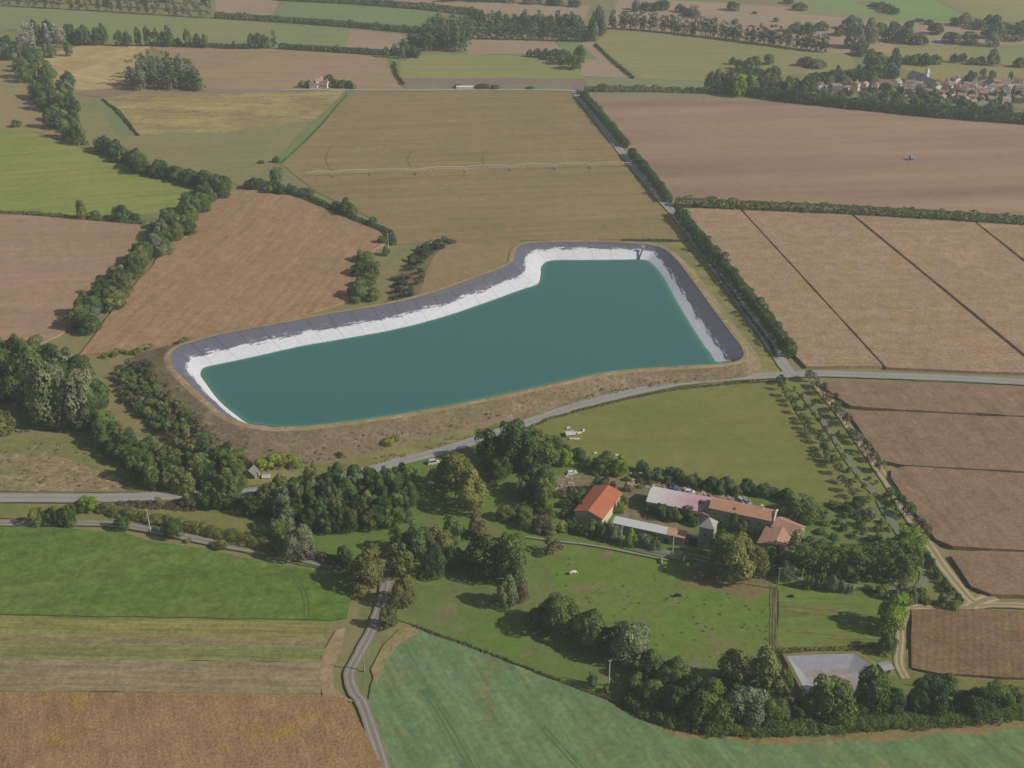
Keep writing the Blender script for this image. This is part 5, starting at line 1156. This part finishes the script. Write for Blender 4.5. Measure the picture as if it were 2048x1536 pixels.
def rocks(name, poly, cnt, smin, smax, mat, label, kind='stuff'):
    bm = bmesh.new(); xs = [q[0] for q in poly]; ys = [q[1] for q in poly]; c_ = 0
    while c_ < cnt:
        x, y = R.uniform(min(xs), max(xs)), R.uniform(min(ys), max(ys))
        if not inpoly(x, y, poly): continue
        p = P(x, y); s_ = R.uniform(smin, smax)**1.5*.8; box(bm, p.x, p.y, s_*.25, s_, s_*R.uniform(.4,1), s_*.6, R.uniform(0,3)); c_ += 1
    for v in bm.verts: v.co += Vector((R.uniform(-1,1), R.uniform(-1,1), R.uniform(-1,1)))*smin*.15
    o = bmobj(name, bm, mat); tag(o, label, name.replace('_',' '), None, kind)
rocks('rubble', [(1250,950),(1310,948),(1340,962),(1420,985),(1410,992),(1300,978),(1255,972)], 260, .4, 1.5, M_RUBBLE, 'pale rubble and scrap spread behind the farm buildings')
rocks('rubble', [(1110,955),(1150,950),(1150,975),(1120,985),(1095,1000)], 110, .3, 1.3, M_RUBBLE, 'pale rubble patch left of the orange barn')
rocks('rubble', [(1395,990),(1500,998),(1500,1008),(1440,1000)], 50, .4, 1.6, M_WOOD, 'scrap timber lying behind the terracotta farmhouse')
# inlet ladder on the liner
p0, p1 = P(1286,496,HC), P(1276,523,.2)
e = empty('intake_ramp', Vector((p1.x,p1.y,0))); tag(e, 'dark sloping intake pipe at the far right corner of the reservoir', 'pipe')
bm = bmesh.new(); rod(bm, p0-e.location, p1-e.location+Vector((0,0,.1)), .45, 8); bmobj('pipe', bm, plain('dark_pipe',(.09,.09,.08),.7,.1), e)
bm = bmesh.new(); box(bm, p0.x-e.location.x, p0.y-e.location.y, HC+.5, 1.4, 1.4, 1.4); bmobj('valve_box', bm, M_CONC, e)
# ------------------------------------------------------------------ animals (skin-modified skeletons)
def animal(px, py, ang, sc, mat, label, grazing=True, name='cow', cat='cow', group='grazing animals in the farm meadow'):
    V = [(-.75,0,1.18),(-.3,0,1.15),(.25,0,1.13),(.7,0,1.22)]; E = [(0,1),(1,2),(2,3)]; Rd = [.30,.36,.37,.27]
    def ch(i, pts):
        for (x,y,z,r_) in pts: V.append((x,y,z)); Rd.append(r_); E.append((i, len(V)-1)); i = len(V)-1
    if grazing: ch(3, [(1.0,0,1.05,.19),(1.22,0,.70,.15),(1.38,0,.38,.13),(1.50,0,.16,.09)])
    else: ch(3, [(1.0,0,1.45,.19),(1.2,0,1.65,.16),(1.45,0,1.58,.12),(1.66,0,1.50,.09)])
    hd = len(V)-3
    for s_ in (-1,1):
        ch(0, [(-.78,.2*s_,.95,.20),(-.66,.22*s_,.68,.11),(-.84,.22*s_,.46,.07),(-.80,.22*s_,.06,.06)])
        ch(3, [(.68,.18*s_,.90,.16),(.68,.2*s_,.52,.09),(.66,.2*s_,.28,.06),(.66,.2*s_,.05,.06)])
        h_ = V[hd]; ch(hd, [(h_[0]-.05,.22*s_,h_[2]+.08,.04)])
    ch(0, [(-1.0,0,1.15,.05),(-1.08,0,.75,.03),(-1.06,0,.5,.05)])
    me = bpy.data.meshes.new(name); me.from_pydata(V, E, []); o = mkobj(name, me, mat); o.location = P(px, py); o.rotation_euler = (0,0,ang); o.scale = (sc,)*3
    sk = o.modifiers.new('skin', 'SKIN'); 
    for i, v in enumerate(me.skin_vertices[0].data): v.radius = (Rd[i],)*2; v.use_root = (i == 0)
    o.modifiers.new('sub', 'SUBSURF').levels = 1; o.modifiers['sub'].render_levels = 1
    tag(o, label, cat, group)
M_CW = plain('white_coat', (.72,.68,.58), .9, .06); M_BK = plain('black_coat', (.03,.028,.025), .8, .1); M_BR = plain('dun_coat', (.40,.33,.25), .9, .1)
animal(1145,1150,.35,1.25,M_CW,'white cow grazing on the upper left of the meadow')
animal(1354,1195,.1,1.1,M_BK,'black cow grazing in the middle of the meadow')
animal(1323,1127,1.4,1.0,M_BR,'dun animal facing away near the garden wall', False)
animal(1368,1123,1.2,1.0,M_CW,'pale animal in the shade of the large oak', False)
animal(1598,1174,.0,1.0,M_BR,'dun animal beside the drive right of the round grey bush')
animal(1582,1196,3.0,.9,M_BK,'small dark animal in the mown paddock', True)
build_queue()
def tufts(poly, cnt, r0, r1, ck, name, label):
    global NR
    NR = np.random.default_rng(cnt); cl = []; xs = [q[0] for q in poly]; ys = [q[1] for q in poly]
    while len(cl) < cnt:
        x, y = R.uniform(min(xs), max(xs)), R.uniform(min(ys), max(ys))
        if not inpoly(x, y, poly) or noise.noise(Vector((x*.02, y*.03, cnt))) < -.12: continue
        p = PG(x, y); r_ = R.uniform(r0, r1); cl.append((p.x, p.y, p.z+.45+r_*.2, r_))
    cl = np.array(cl); c, nn, l = clumps_to_quads(cl, .7, r0*.6); c[:,2] = (c[:,2]-.45)*.8+.45
    o = mkobj(name, quads_mesh(name, c, nn, np.full(len(c), r0*.6)*(.7+.6*NR.random(len(c))), l)); o.color = (*COL[ck], 1); tag(o, label, None, None, 'stuff')
tufts([(1080,1100),(1400,1150),(1540,1190),(1540,1290),(1480,1330),(1300,1290),(1100,1170)], 80, .2, .4, 'm', 'grass_tufts', 'dark grass tufts dotting the grazed meadow')
tufts([(380,850),(500,862),(640,858),(820,835),(1000,800),(1250,752),(1400,742),(1400,750),(1230,775),(1000,835),(820,885),(640,930),(540,950),(440,900)], 120, .25, .6, 'b', 'dry_weeds', 'dry brown weeds over the outer bank slope')
tufts([(240,740),(330,735),(400,830),(440,880),(420,900),(330,850)], 90, .5, 1.2, 'b', 'dry_weeds', 'dead brown weeds on the left bank corner')
tufts([(700,950),(900,890),(1060,842),(1200,795),(1400,758),(1400,748),(1180,790),(960,860),(800,905),(640,945)], 150, .25, .5, 'o', 'verge_weeds', 'weeds on the verge above the road')
tufts([(0,1070),(240,1075),(480,1122),(690,1160),(690,1230),(0,1225)], 200, .25, .5, 'd', 'crop_tufts', 'taller leafy clumps in the green crop')
tufts([(0,880),(240,890),(360,950),(230,975),(0,975)], 100, .3, .6, 'o', 'verge_weeds', 'rough weeds on the waste ground above the road')
# ------------------------------------------------------------------ air
bm = bmesh.new(); box(bm, 0, 4200, 154, 11800, 8900, 312)
hz = bmobj('haze', bm, None); tag(hz, kind='stuff')
hm = bpy.data.materials.new('haze_air'); hm.use_nodes = True; t = hm.node_tree; t.nodes.remove(t.nodes['Principled BSDF'])
pv = t.nodes.new('ShaderNodeVolumePrincipled'); pv.inputs['Density'].default_value = .0002; pv.inputs['Color'].default_value = (.80,.88,.98,1); pv.inputs['Anisotropy'].default_value = .2
t.links.new(pv.outputs[0], t.nodes['Material Output'].inputs['Volume']); hz.data.materials.append(hm)
print('OBJS', len(bpy.data.objects))
